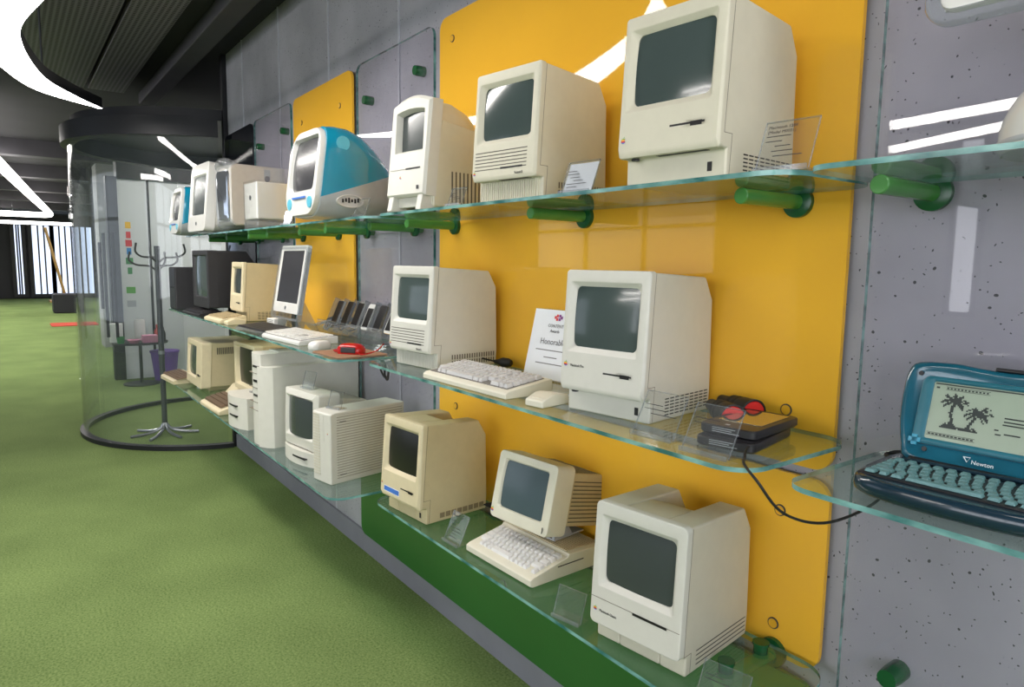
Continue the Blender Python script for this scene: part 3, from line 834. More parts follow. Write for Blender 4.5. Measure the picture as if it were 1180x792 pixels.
# cables behind the certificate and sockets
def cable_plug(name, label, loc, yaw, pts, r=.003):
    t = thing(name, label, 'plug', loc, yaw)
    MB().lathe([(0, 0), (.010, 0), (.016, .012), (.017, .035), (.010, .052), (.006, .07), (0, .07)], (0, .0, .018), 14, 'y').build('plug_body', 'rubber', t)
    MB().tube(smooth([(0, -.068, .018)]+pts, 6), r, 7).build('cord', 'rubber', t)
cable_plug('power_plug', 'black plug with cord behind the white grooved computer on the middle shelf', (-1.865, -.072, ZM), -70, [(0, -.10, .022), (.02, -.14, .03), (.0, -.17, .02), (-.03, -.19, .006)])
cable_plug('power_plug', 'black plug with cord behind the yellowed beige computer on the bottom shelf', (-1.905, -.068, ZB), -60, [(0, -.09, .012), (.02, -.12, .006), (.06, -.13, .006)])
tag(MB().tube(smooth([(-2.42, -.30, ZM-.014), (-2.415, -.30, ZM-.05), (-2.40, -.29, ZM-.085), (-2.37, -.29, ZM-.08), (-2.36, -.29, ZM-.05), (-2.35, -.30, ZM-.09), (-2.375, -.30, ZM-.07), (-2.36, -.30, ZM-.02)], 6), .004, 8).build('cable_loop', 'rubber'),
    'dark cable loop hanging below the gap between two middle shelves', 'cable')

# ------------------------------------------------------------------ compact computer with separate monitor (bottom shelf)
YC = 2
cc = thing('portable_computer', 'cream wedge computer with built in keyboard on the bottom shelf, under a monitor', 'computer', (-1.546, -.352, ZB), YC)
Wc, Dc = .310, .285
MB().prism_x([(0, .004), (.01, 0), (Dc, 0), (Dc, .058), (.145, .062), (.138, .054), (.012, .028), (0, .022)], -Wc/2, Wc/2).build('case', 'cream', cc, bevel=.003)
q = MB()
for k in range(15): y = .150+k*.0086; q.box(-Wc/2+.006, Wc/2-.02, y, y+.0052, .055, .0650-.00025*k)
q.build('top_slat', 'tan_slats', cc)
q = MB()
q.box(Wc/2, Wc/2+.0005, .10, .20, .034, .037); q.build('disk_slot', 'slot_black', cc)
ROW_C = [[-1.2, 1, 1, 1, 4.6, 1, 1, 1, 1, -.9, 1], [2.2]+[1]*10+[2.3], [1.8]+[1]*11+[1.9], [1.5]+[1]*12+[1.4], [1.2]+[1]*12+[1.6]]
keyboard('', '', None, 0, Wc, Dc, .024, .024+Dc*.205, ROW_C, 'white_key', None, -Wc/2+.012, Wc/2-.012, .022, .132, parent=cc, kh=.009, gap=.0036)
# monitor stand and monitor
ms = thing('monitor', 'cream monitor with small tube on a stand over the wedge computer', 'monitor', (-1.545, -.255, ZB+.0652), 6)
MB().box(-.070, .070, .06, .19, .0, .006).build('stand_foot', 'frosted_grey', ms, bevel=.002)
q = MB(); q.prism_x([(.06, .006), (.14, .006), (.10, .07), (.06, .07)], -.07, -.06); q.prism_x([(.06, .006), (.14, .006), (.10, .07), (.06, .07)], .06, .07)
q.build('stand_arm', 'frosted_grey', ms, bevel=.002)
ta = R_(-13)
MX = Matrix.Translation((0, -.03, .050)) @ Matrix.Rotation(ta, 4, 'X')
mp_ = lambda X, Y, Z: tuple(MX @ Vector((X, Y, Z)))
Wm, Hm = .246, .206
L = frame_loops((-Wm/2, Wm/2, 0, Hm, .016), (-.097, .093, .034, .183, .008), (-.093, .089, .037, .179, .012), (.075, 0, .008))
MB().loft(L).map(mp_).build('bezel', 'cream', ms)
crt_patch(-.002, .109, .192, .148, .014, .012, .008).map(mp_).build('screen', 'crt_cool', ms)
hz = [[(x, y, z) for x, z in rr(0, Hm/2, Wm-.004, Hm-.004, .018, 5)] for y in (.074,)]+[[(x, .085, z) for x, z in rr(0, Hm/2, Wm-.04, Hm-.03, .018, 5)]]
MB().loft(hz, 0, True, True).map(mp_).build('rear_rim', 'old_cream', ms)
tk = MB().box(-.116, .116, .08, .250, .030, .186); tk.map(mp_).build('rear_housing', 'tan_slats', ms, bevel=.004)
q = MB()
for k in range(11):
    z = .042+k*.0118
    q.box(.116, .1168, .088, .243, z, z+.0030)
    
for k in range(13): y = .092+k*.0112; q.box(-.108, .108, y, y+.003, .186, .1868)
q.map(mp_).build('rear_vent', 'vent_shadow', ms)
em = emblem(ms, 0, 0, 0, .014); em.matrix_local = MX @ Matrix.Translation((-.112, -.0012, .022))
q = MB().tube([(.104, -.002, .026), (.108, -.005, .016), (.104, -.002, .010)], .0015, 6); q.map(mp_).build('power_mark', 'slot_black', ms)

# ------------------------------------------------------------------ teal clamshell laptop (right)
lp_ = thing('laptop_computer', 'teal clamshell laptop with green screen showing two palm trees', 'laptop', (-.392, -.385, ZM), 2)
Wl, Dl = .310, .270
def base_loop(s, z, ins=0):
    pts = []
    ctrl = [(-.155, .15), (-.150, .06), (-.135, .02), (-.09, .003), (-.03, -.004), (.03, -.004), (.09, .003), (.135, .02), (.150, .06), (.155, .15), (.150, .215), (.125, .252), (.06, .266), (-.06, .266), (-.125, .252), (-.150, .215)]
    n = len(ctrl)
    for i in range(n):
        a, b, c, d = [Vector((*ctrl[(i+k-1) % n], 0)) for k in range(4)]
        for q in range(4):
            t = q/4
            p = .5*((2*b)+(c-a)*t+(2*a-5*b+4*c-d)*t*t+(3*b-a-3*c+d)*t**3)
            pts.append((p.x*s, (p.y-.13)*s+.13, z))
    return pts
MB().loft([base_loop(.93, 0), base_loop(.985, .006), base_loop(1, .016), base_loop(.985, .026), base_loop(.955, .031), base_loop(.90, .030)], 0, True, True).build('base', 'teal_case', lp_, angle=60)
MB().box(-.138, .138, .030, .155, .0295, .0325).build('keyboard_well', 'black_plastic', lp_, bevel=.002)
ROW_E = [[1.2, 1, 1.2, 6, 1.2, 1, 1, 1, 1], [2.2]+[1]*10+[1.6, 1], [1.6]+[1]*11+[2], [1.3]+[1]*12+[1.3], [1]*13+[1.4], [-.2]+[1.02]*13+[-.2]]
keyboard('', '', None, 0, 0, .1, .032, .032, ROW_E, 'teal_key', None, -.132, .132, .034, .150, parent=lp_, kh=.0055, gap=.005)
q = MB().tube(smooth([(-.12, .166, .032), (-.05, .162, .035), (.0, .166, .034), (.05, .172, .035), (.13, .168, .032)], 6), .004, 8); q.build('ridge', 'teal_case', lp_)
# lid
LX = Matrix.Translation((0, .186, .030)) @ Matrix.Rotation(R_(-17), 4, 'X')
lm = lambda X, Y, Z: tuple(LX @ Vector((X, Y, Z)))
def lid_loop(ins, y):
    c = [(-.128, 0), (-.140, .025), (-.150, .07), (-.153, .12), (-.150, .155), (-.135, .172), (-.08, .176), (-.05, .173), (0, .170), (.05, .173), (.08, .176), (.135, .172), (.150, .155), (.153, .12), (.150, .07), (.140, .025), (.128, 0), (.06, -.004), (-.06, -.004)]
    n = len(c); o = []
    for i in range(n):
        a, b, cc_, d = [Vector((c[(i+k-1) % n][0], c[(i+k-1) % n][1], 0)) for k in range(4)]
        for q in range(3):
            t = q/3; p = .5*((2*b)+(cc_-a)*t+(2*a-5*b+4*cc_-d)*t*t+(3*b-a-3*cc_+d)*t**3)
            o.append((p.x*(1-ins/.15), y, (p.y-.085)*(1-ins/.09)+.085))
    return list(reversed(o))
MB().loft([lid_loop(0, .024), lid_loop(0, .004), lid_loop(.003, 0), lid_loop(.010, -.001), lid_loop(.014, .002)], 0, True, True).map(lm).build('lid', 'teal_lid', lp_, angle=50)
o_ = frame_loops((-.124, .124, .030, .150, .014), (-.106, .106, .040, .142, .004), (-.104, .104, .042, .140, .003), (.004, -.003, .002))
MB().loft(o_).map(lm).build('screen_frame', 'teal_inner', lp_)
MB().box(-.105, .105, .0005, .003, .041, .141).map(lm).build('screen', 'lcd_green', lp_)
# pixel picture
PX = .0021
art = [
'.........#..........................',
'....#....##...#.....................',
'...###..###.###.....................',
'....####.#####......................',
'......########.##...................',
'...############.###.................',
'..####.#######.###..................',
'.##..###.######...#..........##.....',
'....###..##.####.......#....##..#...',
'...##...###..###.....####..####.....',
'...#....##....##...##.######.##.....',
'........##.....#..#...#######...##..',
'........##..........############.##.',
'........##........###.#########.....',
'.......##........##..###.######.....',
'........##.......#..##.##..#.###....',
'........##.........##..##...#.##....',
'........##.........#..##....#..#....',
'.........##...........##.....#......',
'.........##..........##.............',
'.........##..........##.............',
'........###.........##..............',
'......#.####........##..............',
'.....########......###.##...........',
'....###################.##..........',
'...###########.############.........']
q = MB(); yy = -.0002
for r_, row in enumerate(art):
    for c_, ch in enumerate(row):
        if ch == '#':
            x = -.092+c_*PX*1.12; z = .122-r_*PX*1.12
            q.add([(x, yy, z), (x+PX*1.13, yy, z), (x+PX*1.13, yy, z+PX*1.13), (x, yy, z+PX*1.13)], [(0, 1, 2, 3)])
for z, x0, x1, h in ((.1365, -.102, .103, .0022), (.1295, -.10, -.095, .003), (.1285, -.085, -.02, .0006), (.1335, -.085, -.02, .0006), (.0475, -.102, -.03, .0006), (.0525, -.102, -.03, .0006)):
    q.add([(x0, yy, z), (x1, yy, z), (x1, yy, z+h), (x0, yy, z+h)], [(0, 1, 2, 3)])
for k in range(12):
    x = -.084+k*.0053; q.add([(x, yy, .1300), (x+.003, yy, .1300), (x+.003, yy, .1326), (x, yy, .1326)], [(0, 1, 2, 3)])
    x = -.100+k*.0058; q.add([(x, yy, .0490), (x+.004, yy, .0490), (x+.004, yy, .0515), (x, yy, .0515)], [(0, 1, 2, 3)])
for k, (x0, x1, z) in enumerate(((.005, .035, .094), (.005, .060, .088), (.004, .05, .083), (-.006, .0, .073), (-.004, .004, .066), (.008, .03, .068))):
    q.add([(x0, yy, z), (x1, yy, z), (x1, yy, z+.0022), (x0, yy, z+.0022)], [(0, 1, 2, 3)])
q.map(lm).build('pixel_picture', 'pixel_ink', lp_)
nt = text('lettering', 'Newton', .0095, lm(-.028, -.0032, .012), (R_(90-17), 0, 0), 'lettering_white', lp_)
q = MB().tube([(-.040, -.003, .022), (-.034, -.003, .014), (-.030, -.003, .022), (-.040, -.003, .0215)], .0009, 6); q.map(lm).build('logo', 'lettering_white', lp_)
q = MB()
q.box(-.122, -.113, -.0045, .0, .026, .044); q.box(-.127, -.108, -.0045, .0, .031, .039); q.map(lm).build('lid_plus_mark', 'teal_bright', lp_)
q = MB()
for x, z in ((-.128, .152), (-.100, .022), (-.118, .08)): q.lathe([(.004, .0), (.004, .0022), (0, .0024)], (x, 0, z), 14, 'y')
q.map(lm).build('screw', 'charcoal', lp_)
MB().tube([(-.12, .186, .026), (.12, .186, .026)], .010, 14).build('hinge', 'black_plastic', lp_)
MB().box(-.02, .04, -.002, .012, .170, .176).map(lm).build('latch', 'black_plastic', lp_, bevel=.002)
tag(MB().tube(smooth([(-.545, -.12, ZM+.012), (-.585, -.13, ZM+.006), (-.60, -.10, ZM+.004), (-.57, -.075, ZM+.004), (-.50, -.07, ZM+.010), (-.42, -.075, ZM+.006)], 7), .003, 8).build('power_cable', 'rubber'),
    'short black cord looping behind the teal laptop', 'cord')

# ------------------------------------------------------------------ dome based flat screen computer (top right)
dm = thing('desktop_computer', 'white dome based computer with flat screen in a clear acrylic frame', 'computer', (-.290, -.205, ZT), 0)
pr_ = [(.128, 0), (.133, .008), (.132, .02)]+[(.132*math.cos(R_(a)), .02+.118*math.sin(R_(a))) for a in range(8, 90, 8)]+[(0.006, .138), (0, .138)]
MB().lathe(pr_, n=40).build('dome_base', 'gloss_white', dm)
MB().lathe([(.1335, .010), (.1345, .012), (.1345, .016), (.1335, .018)], n=40).build('base_seam', 'frosted_grey', dm)
MB().tube(smooth([(0, 0, .135), (0, .01, .20), (0, .0, .28), (.0, -.05, .34), (.012, -.078, .358)], 6), .009, 12).build('neck', 'steel', dm)
SX = Matrix.Translation((.012, -.095, .358)) @ Matrix.Rotation(R_(2), 4, 'Z') @ Matrix.Rotation(R_(-4), 4, 'X')
sm = lambda X, Y, Z: tuple(SX @ Vector((X, Y, Z)))
MB().loft(frame_loops((-.205, .205, -.150, .150, .02), (-.168, .168, -.104, .128, .003), (-.167, .167, -.103, .127, .003), (.016, 0, .004))).map(sm).build('screen_frame', 'gloss_white', dm)
MB().box(-.200, .200, .010, .018, -.146, .146).map(sm).build('screen_back', 'gloss_white', dm)
MB().box(-.168, .168, .003, .006, -.104, .128).map(sm).build('screen', 'black_gloss', dm)
def ring_loop(w, h, r, y): return [(x, y, z) for x, z in rr(0, 0, w, h, r, 6)]
MB().loft([ring_loop(.408, .298, .02, .014), ring_loop(.408, .298, .02, -.002), ring_loop(.444, .334, .036, -.004), ring_loop(.452, .342, .040, .002), ring_loop(.452, .342, .040, .012), ring_loop(.444, .334, .036, .016), ring_loop(.408, .298, .02, .014)]).map(sm).build('acrylic_frame', 'clear_plastic', dm)

# ------------------------------------------------------------------ rounded-top computer (top shelf)
ccl = thing('desktop_computer', 'tall white computer with arched top and bulging back on the top shelf', 'computer', (-2.055, -.352, ZT), 7)
W, H = .215, .380
def arch(w, z0, z1, rise, y, n=10, r=.012):
    pts = [(w/2, z0), (w/2, z1)]
    for k in range(1, n): a = k/n; pts.append((w/2-w*a, z1+rise*math.sin(PI*a)))
    pts += [(-w/2, z1), (-w/2, z0)]
    return [(x, y, z) for x, z in pts]
def arch_m(w, z0, z1, rise, y, k=0): return arch(w-2*k, z0+k, z1-k, rise, y)
cf = lambda X, Y, Z: (X, Y-.03*(1-((Z-.05)/.33))**2, Z)
fb = MB().loft([arch(W, .045, .350, .022, .050), arch(W, .045, .350, .022, .010), arch_m(W, .045, .350, .020, 0, .008), [(x-.002, 0, z) for x, y, z in arch(.158, .190, .322, .008, 0)], [(x-.002, .018, z) for x, y, z in arch(.144, .198, .314, .007, 0)], [(x-.002, .030, z) for x, y, z in arch(.144, .198, .314, .007, 0)]], 0, True)
fb.map(cf).build('bezel', 'cool_white', ccl)
crt_patch(-.002, .259, .150, .132, .008, .024, .004).map(cf).build('screen', 'crt_dark', ccl)
MB().prism_x([(.012, .012), (.30, .012), (.30, .21), (.285, .245), (.25, .265), (.045, .290), (.035, .25), (.012, .10)], -W/2+.002, W/2-.002).build('rear_case', 'putty', ccl, bevel=.006, seg=3)
lh = [[(x, y, z) for x, z in rr(0, .225, w_, h_, .07, 6)] for y, w_, h_ in ((.045, .195, .268), (.12, .19, .270), (.19, .165, .235), (.235, .13, .18), (.26, .08, .10))]
MB().loft(lh, 0, True, True).build('rear_bulge', 'putty', ccl, angle=60)
for xa in (-W/2+.012, W/2-.040): MB().prism_x([(-.035, 0), (.03, 0), (.03, .06), (-.022, .06)], xa, xa+.028).build('foot', 'cool_white', ccl, bevel=.003)
MB().prism_x([(-.004, .012), (.06, .012), (.06, .07), (-.004, .07)], -W/2+.02, W/2-.02).build('chin', 'cool_white', ccl, bevel=.003)
for xa, xb in ((W/2-.002, W/2-.0014), (-W/2+.0014, -W/2+.002)):
    q = MB()
    for k in range(12): y = .085+k*.0165; q.box(xa, xb, y, y+.0055, .028, .128)
    q.build('side_vent', 'vent_shadow', ccl)
fy = lambda z: -.0315+max(0, z-.05)/.14*.0205
q = MB(); q.box(-.005, .075, fy(.135)-.0006, fy(.135), .1325, .1375); q.build('floppy_slot', 'slot_black', ccl)
q = MB(); q.box(-W/2+.004, -.006, fy(.134)-.0005, fy(.134), .1345, .1355); q.build('front_seam', 'seam', ccl)
q = MB(); q.box(.066, .078, fy(.072)-.0006, fy(.072), .066, .078); q.build('port', 'charcoal', ccl)
emblem(ccl, -.03, fy(.108)-.001, .108, .009)

# ------------------------------------------------------------------ rounded blue and white computers (top shelf)
def egg(label, loc, yaw, s=1.0, name='desktop_computer'):
    t = thing(name, label, 'computer', loc, yaw, 'rounded blue computers')
    W, H = .375*s, .385*s
    secs = [(.0, .345, .365, .012), (.02, .372, .385, .003), (.06, .385, .392, .0), (.12, .384, .388, .0), (.19, .368, .365, .0), (.26, .325, .320, .004), (.33, .262, .255, .018), (.39, .190, .180, .04), (.425, .10, .10, .07)]
    loops = []
    for y, w_, h_, z0 in secs:
        loops.append([(x, y*s, z) for x, z in rr(0, (z0+h_/2)*s, w_*s, h_*s, min(w_, h_)*s*.28, 8)])
    full = MB().loft(loops[1:], 0, True, True).map(lambda X, Y, Z: (X, Y+.05*(Z/(.39*s))**2*s, Z))
    for nm_, mm_, out_ in (('upper_shell', 'teal_shell', False), ('lower_shell', 'frosted_grey', True)):
        so = full.build(nm_, mm_, t, angle=60)
        bm = bmesh.new(); bm.from_mesh(so.data)
        bmesh.ops.bisect_plane(bm, geom=bm.verts[:]+bm.edges[:]+bm.faces[:], plane_co=(0, 0, .075*s), plane_no=(0, -.33, 1), clear_inner=not out_, clear_outer=out_)
        bm.to_mesh(so.data); bm.free()
    fo = []
    def arc_rr(w_, h_, z0, r, y): return [(x, y, z) for x, z in rr(0, z0+h_/2, w_, h_, r, 6)]
    fo = [arc_rr(.352*s, .366*s, .012*s, .105*s, .030*s), arc_rr(.362*s, .376*s, .007*s, .105*s, .012*s), arc_rr(.352*s, .366*s, .012*s, .095*s, -.006*s), arc_rr(.300*s, .238*s, .112*s, .03*s, -.006*s),
          arc_rr(.282*s, .220*s, .121*s, .02*s, .012*s), arc_rr(.282*s, .220*s, .121*s, .02*s, .02*s)]
    MB().loft(fo).map(lambda X, Y, Z: (X, Y-.014*s*math.cos(X/s*4.2)+.012*s+.05*(Z/(.39*s))**2*s, Z)).build('bezel', 'gloss_white', t, angle=50)
    crt_patch(0, .231*s, .286*s, .224*s, .022*s, .018*s, .012*s).map(lambda X, Y, Z: (X, Y+.05*(Z/(.39*s))**2*s-.002*s, Z)).build('screen', 'lcd_dark', t)
    q = MB()
    q.box(-.075*s, .075*s, -.011*s, -.006*s, .082*s, .090*s); q.build('drive_slot', 'blue_sticker', t)
    for sx in (-1, 1): MB().lathe([(0, .004), (.024*s, .004), (.026*s, 0), (.026*s, -.006)], (sx*.118*s, -.004*s, .062*s), 20, 'y').build('speaker', 'pale_teal', t)
    q = MB()
    q.lathe([(0, .0), (.03*s, .0), (.03*s, .003), (0, .003)], (.1885*s, .12*s, .31*s), 20, 'x'); q.build('handle_button', 'pale_teal', t)
    q = MB(); L_ = [[(.184*s+d_, .15*s+a*.062*sc_*s, .070*s+b*.028*sc_*s) for a, b in [(math.cos(2*PI*k/20), math.sin(2*PI*k/20)) for k in range(20)]] for d_, sc_ in ((0, 1.05), (.010*s, 1), (.010*s, .86), (.006*s, .84))]
    q.loft(L_, 0, True, True); pp = q.build('port_panel', 'silver', t)
    q = MB()
    for k in range(6): q.box(.192*s, .1935*s, (.11+k*.014)*s, (.118+k*.014)*s, (.062+.004*(k % 2))*s, (.078+.003*(k % 3))*s)
    q.build('port', 'slot_black', pp)
    return t
egg('large blue and white rounded computer in front of the narrow orange panel', (-2.71, -.495, ZT), 1, .90)
egg('blue rounded computer at the far left end of the top shelf', (-5.36, -.47, ZT), 1, .86)

# ------------------------------------------------------------------ white cube and silver tower, boxy white screen
cu = thing('cube_computer', 'white cube computer in a clear case on the top shelf', 'computer', (-3.86, -.365, ZT), 3)
MB().box(-.0975, .0975, .002, .197, .050, .245).build('cube_body', 'gloss_white', cu, bevel=.008, seg=3)
L = [[(x, y, z) for x, y in rr(0, .10, .206, .206, .012, 4)] for z in (0, .254)]
MB().loft(L).build('clear_case', 'acrylic', cu)
MB().box(-.099, .099, .0, .2, .0, .047).build('clear_plinth', 'clear_plastic', cu, bevel=.004)
MB().lathe([(0, .0025), (.013, .0025), (.013, 0)], (0, .002, .165), 20, 'y').build('front_logo', 'dark_steel', cu)

g4 = thing('tower_computer', 'silver tower computer with clear corner handles on the top shelf', 'computer', (-4.46, -.36, ZT), 7)
def tower_loop(x, k):
    pts = rr(.235, .222, .455-2*k, .365-2*k, .05, 6)
    out = []
    for y, z in pts:
        d = ((y-.235)/.23)**2
        zz = z+(.030*d*(1 if z > .222 else -1)) - .018*(1 if z > .222 else -1)
        out.append((x, y, zz))
    return out
MB().loft([tower_loop(-.113, .006), tower_loop(-.105, 0), tower_loop(.105, 0), tower_loop(.113, .006)], 0, True, True).build('body', 'silver', g4, angle=40)
q = MB().loft([[(x, y, z) for x, z in rr(0, .215, .19*k, .30*k, .03, 5)] for y, k in ((.012, 1.02), (.0, 1.0), (-.006, .9))], 0, True, True); q.build('mirror_front', 'mirror_silver', g4)
for zc, sg in ((.405, 1), (.052, -1)):
    for yc in (.03, .44):
        p = []
        for k in range(9):
            a = PI*k/8
            p.append((0.085*math.cos(a), yc+(.02 if yc > .2 else -.02)*math.sin(a), zc+sg*.028*math.sin(a)-sg*.02))
        MB().tube(smooth(p, 2), .031 if yc < .2 else .024, 12).build('handle', 'clear_plastic', g4, angle=80)
lt = MB().lathe([(0, .006), (.016, .006), (.018, .0)], (0, 0, 0), 18, 'x'); lt.map(lambda X, Y, Z: (.113+abs(X)*.8, Y+.235, Z+.33)).build('latch', 'steel', g4)
MB().box(.113, .1146, .215, .255, .335, .385).build('latch_slot', 'frosted_grey', g4, bevel=.003)

em_ = thing('desktop_computer', 'white boxy computer with portrait looking glossy screen left of the silver tower', 'computer', (-4.84, -.41, ZT), 2)
Wb, Hb = .42, .435
tb_ = R_(-6)
BX = Matrix.Translation((0, -.03, .012)) @ Matrix.Rotation(tb_, 4, 'X')
bm_ = lambda X, Y, Z: tuple(BX @ Vector((X, Y, Z)))
MB().loft(frame_loops((-Wb/2, Wb/2, 0, Hb, .035), (-.168, .168, .10, .366, .012), (-.160, .160, .108, .358, .012), (.06, 0, .010))).map(bm_).build('bezel', 'gloss_white', em_)
crt_patch(0, .233, .324, .254, .014, .013, .006).map(bm_).build('screen', 'crt_dark', em_)
hz = [[(x, y, z) for x, z in rr(0, c_, w_, h_, .06, 6)] for y, w_, h_, c_ in ((.055, Wb-.004, Hb-.004, Hb/2), (.14, Wb-.01, Hb-.02, Hb/2), (.27, .30, .30, .20), (.38, .18, .20, .19), (.40, .12, .14, .18))]
MB().loft(hz, 0, True, True).map(bm_).build('rear_shell', 'gloss_white', em_, angle=55)
MB().lathe([(.13, 0), (.13, .006), (.05, .012), (.05, .035), (0, .035)], (0, .12, 0), 30).build('foot', 'frosted_grey', em_)
MB().lathe([(0, .002), (.012, .002), (.012, 0)], (0, 0, 0), 16, 'y').map(lambda X, Y, Z: bm_(X, Y-.0005, Z+.05)).build('front_logo', 'steel', em_)

# ------------------------------------------------------------------ middle shelf, left end
# dark tower and dark picture tube set
sp = thing('tower_speaker', 'narrow charcoal box at the far left end of the middle shelf', 'computer', (-5.40, -.49, ZM), 2)
MB().box(-.09, .09, 0, .28, 0, .30).build('case', 'charcoal', sp, bevel=.006)
MB().box(-.082, .082, -.004, .002, .008, .292).build('front_panel', 'black_plastic', sp, bevel=.003)
MB().box(-.06, .06, -.0055, -.003, .150, .162).build('disk_slot', 'slot_black', sp)
tv = thing('monitor', 'charcoal picture tube monitor on the middle shelf behind a black keyboard', 'monitor', (-4.76, -.44, ZM), 2)
MB().lathe([(.10, 0), (.10, .012), (.06, .02), (.06, .055), (0, .055)], (0, .23, 0), 28).build('swivel_foot', 'black_plastic', tv)
MB().loft(frame_loops((-.185, .185, .05, .415, .012), (-.150, .150, .115, .385, .01), (-.142, .142, .122, .378, .012), (.06, 0, .012))).build('bezel', 'charcoal', tv)
crt_patch(0, .250, .288, .260, .014, .014, .008).build('screen', 'crt', tv)
MB().loft([[(x, y, z) for x, z in rr(0, c_, w_, h_, .012, 4)] for y, w_, h_, c_ in ((.055, .366, .361, .2325), (.24, .366, .361, .2325), (.30, .30, .25, .22), (.36, .26, .20, .21))], 0, True, True).build('rear_housing', 'charcoal', tv)
KS = [[1]*14]*5
keyboard('keyboard', 'black keyboard in front of the charcoal monitor', (-4.80, -.50, ZM), 3, .40, .14, .018, .032, KS, 'dark_key', 'black_plastic', -.185, .185, .02, .125, single=True)
keyboard('keyboard', 'yellowed keyboard with tan keys in front of the small yellowed computer', (-4.20, -.505, ZM), 2, .33, .145, .022, .040, KS, 'tan_key', 'old_cream', -.15, .15, .02, .128, single=True)
mouse('yellowed boxy mouse beside the keyboard with tan keys', (-3.95, -.490, ZM), 4, 'old_cream', W=.062, D=.10, H=.034, boxy=True)
# flat panel display with clear frame
ld = thing('monitor', 'white flat screen in a clear frame tilted back on the middle shelf', 'monitor', (-3.46, -.225, ZM), 1)
DX = Matrix.Translation((0, -.10, .095)) @ Matrix.Rotation(R_(-10), 4, 'X')
dmf = lambda X, Y, Z: tuple(DX @ Vector((X, Y, Z)))
MB().loft(frame_loops((-.180, .180, 0, .345, .012), (-.150, .150, .052, .318, .002), (-.148, .148, .054, .316, .002), (.022, 0, .003))).map(dmf).build('bezel', 'gloss_white', ld)
MB().box(-.178, .178, .014, .024, .003, .342).map(dmf).build('back', 'gloss_white', ld)
MB().box(-.150, .150, .002, .006, .052, .318).map(dmf).build('screen', 'lcd_dark', ld)
MB().loft([[(x, y, z) for x, z in rr(0, .1505, w_, h_, r_, 5)] for w_, h_, r_, y in ((.36, .345, .012, -.004), (.384, .368, .022, -.004), (.388, .372, .024, .008), (.384, .368, .022, .020), (.36, .345, .012, .020), (.36, .345, .012, -.004))]).map(dmf).build('clear_frame', 'clear_plastic', ld)
MB().lathe([(0, .002), (.009, .002), (.009, 0)], (0, 0, 0), 14, 'y').map(lambda X, Y, Z: dmf(X, Y-.0005, Z+.027)).build('front_logo', 'steel', ld)
for sx in (-1, 1): MB().prism_x([(-.095, 0), (-.06, 0), (-.045, .05), (.0, .0), (.03, 0), (-.045, .15), (-.082, .10)], sx*.13-.006, sx*.13+.006).build('clear_leg', 'clear_plastic', ld)
bxx = thing('adapter_box', 'small white ribbed box at the foot of the flat screen', 'box', (-3.68, -.33, ZM), 4)
MB().box(-.05, .05, 0, .07, 0, .05).build('body', 'matte_white', bxx, bevel=.004)
q = MB()
for k in range(5): q.box(-.042, .042, -.0008, .0, .009+k*.008, .012+k*.008)
q.build('rib', 'vent_shadow', bxx)
keyboard('keyboard', 'black keyed keyboard in a clear case left of the white keyboard', (-3.50, -.49, ZM), 4, .42, .155, .012, .024, [[1]*16]*6, 'dark_key', 'clear_plastic', -.20, .20, .012, .145, single=True)
ROW_W = [[1.3, 1, 1.2, 5.5, 1.2, 1, 1.3, -.3, 2, 1, 1, -.3, 2, 1, 1], [2.2]+[1]*10+[2.0, -.3, -1, 1, -1, -.3, 1, 1, 1, 1], [1.8]+[1]*11+[1.6, -3.6, 1, 1, 1, 1], [1.5]+[1]*12+[1.2, -.3, 1, 1, 1, -.3, 1, 1, 1, 1], [1]*13+[1.5, -.3, 1, 1, 1, -.3, 1, 1, 1, 1]]
wk = keyboard('keyboard', 'white full size keyboard on the left middle shelf beside the red mouse', (-3.035, -.49, ZM), 4, .42, .18, .020, .032, ROW_W, 'gloss_white', 'gloss_white', -.20, .20, .012, .165)
mouse('white rounded mouse lying on the brown mat', (-2.69, -.475, ZM+.0), 25, 'gloss_white', W=.06, D=.105, H=.034)
lo_ = [(x, y) for x, y in rr(0, 0, .25, .21, .02, 4)]
tag(MB().prism_z(lo_, 0, .003).build('mouse_mat', 'brown_mat'), 'brown mat under the red mouse at the right end of the left middle shelf', 'mat', loc=(-2.505, -.385, ZM+.0003), yaw=3)
rm = mouse('red and black mouse with coiled red cord on the brown mat', (-2.525, -.425, ZM+.0033), -52, 'red_mouse', W=.064, D=.115, H=.04)
for sx in (-1, 1): MB().box(sx*.030-.005, sx*.030+.005, .030, .092, .006, .027).build('side_grip', 'black_plastic', rm, bevel=.003)
MB().box(-.005, .005, .012, .03, .030, .0385).build('wheel', 'black_plastic', rm, bevel=.002)
cp = [(0, .0, .012)]
for k in range(26): a = k*.62; cp.append(((.046+.010*math.sin(k*1.7))*math.cos(a)-.026, .030+(.052+.008*math.cos(k*1.3))*math.sin(a), .003+.0008*k/2))
MB().tube(smooth(cp+[(.06, .13, .006), (.03, .18, .02), (.05, .22, .05)], 3), .0023, 6).build('cord', 'red_mouse', rm)

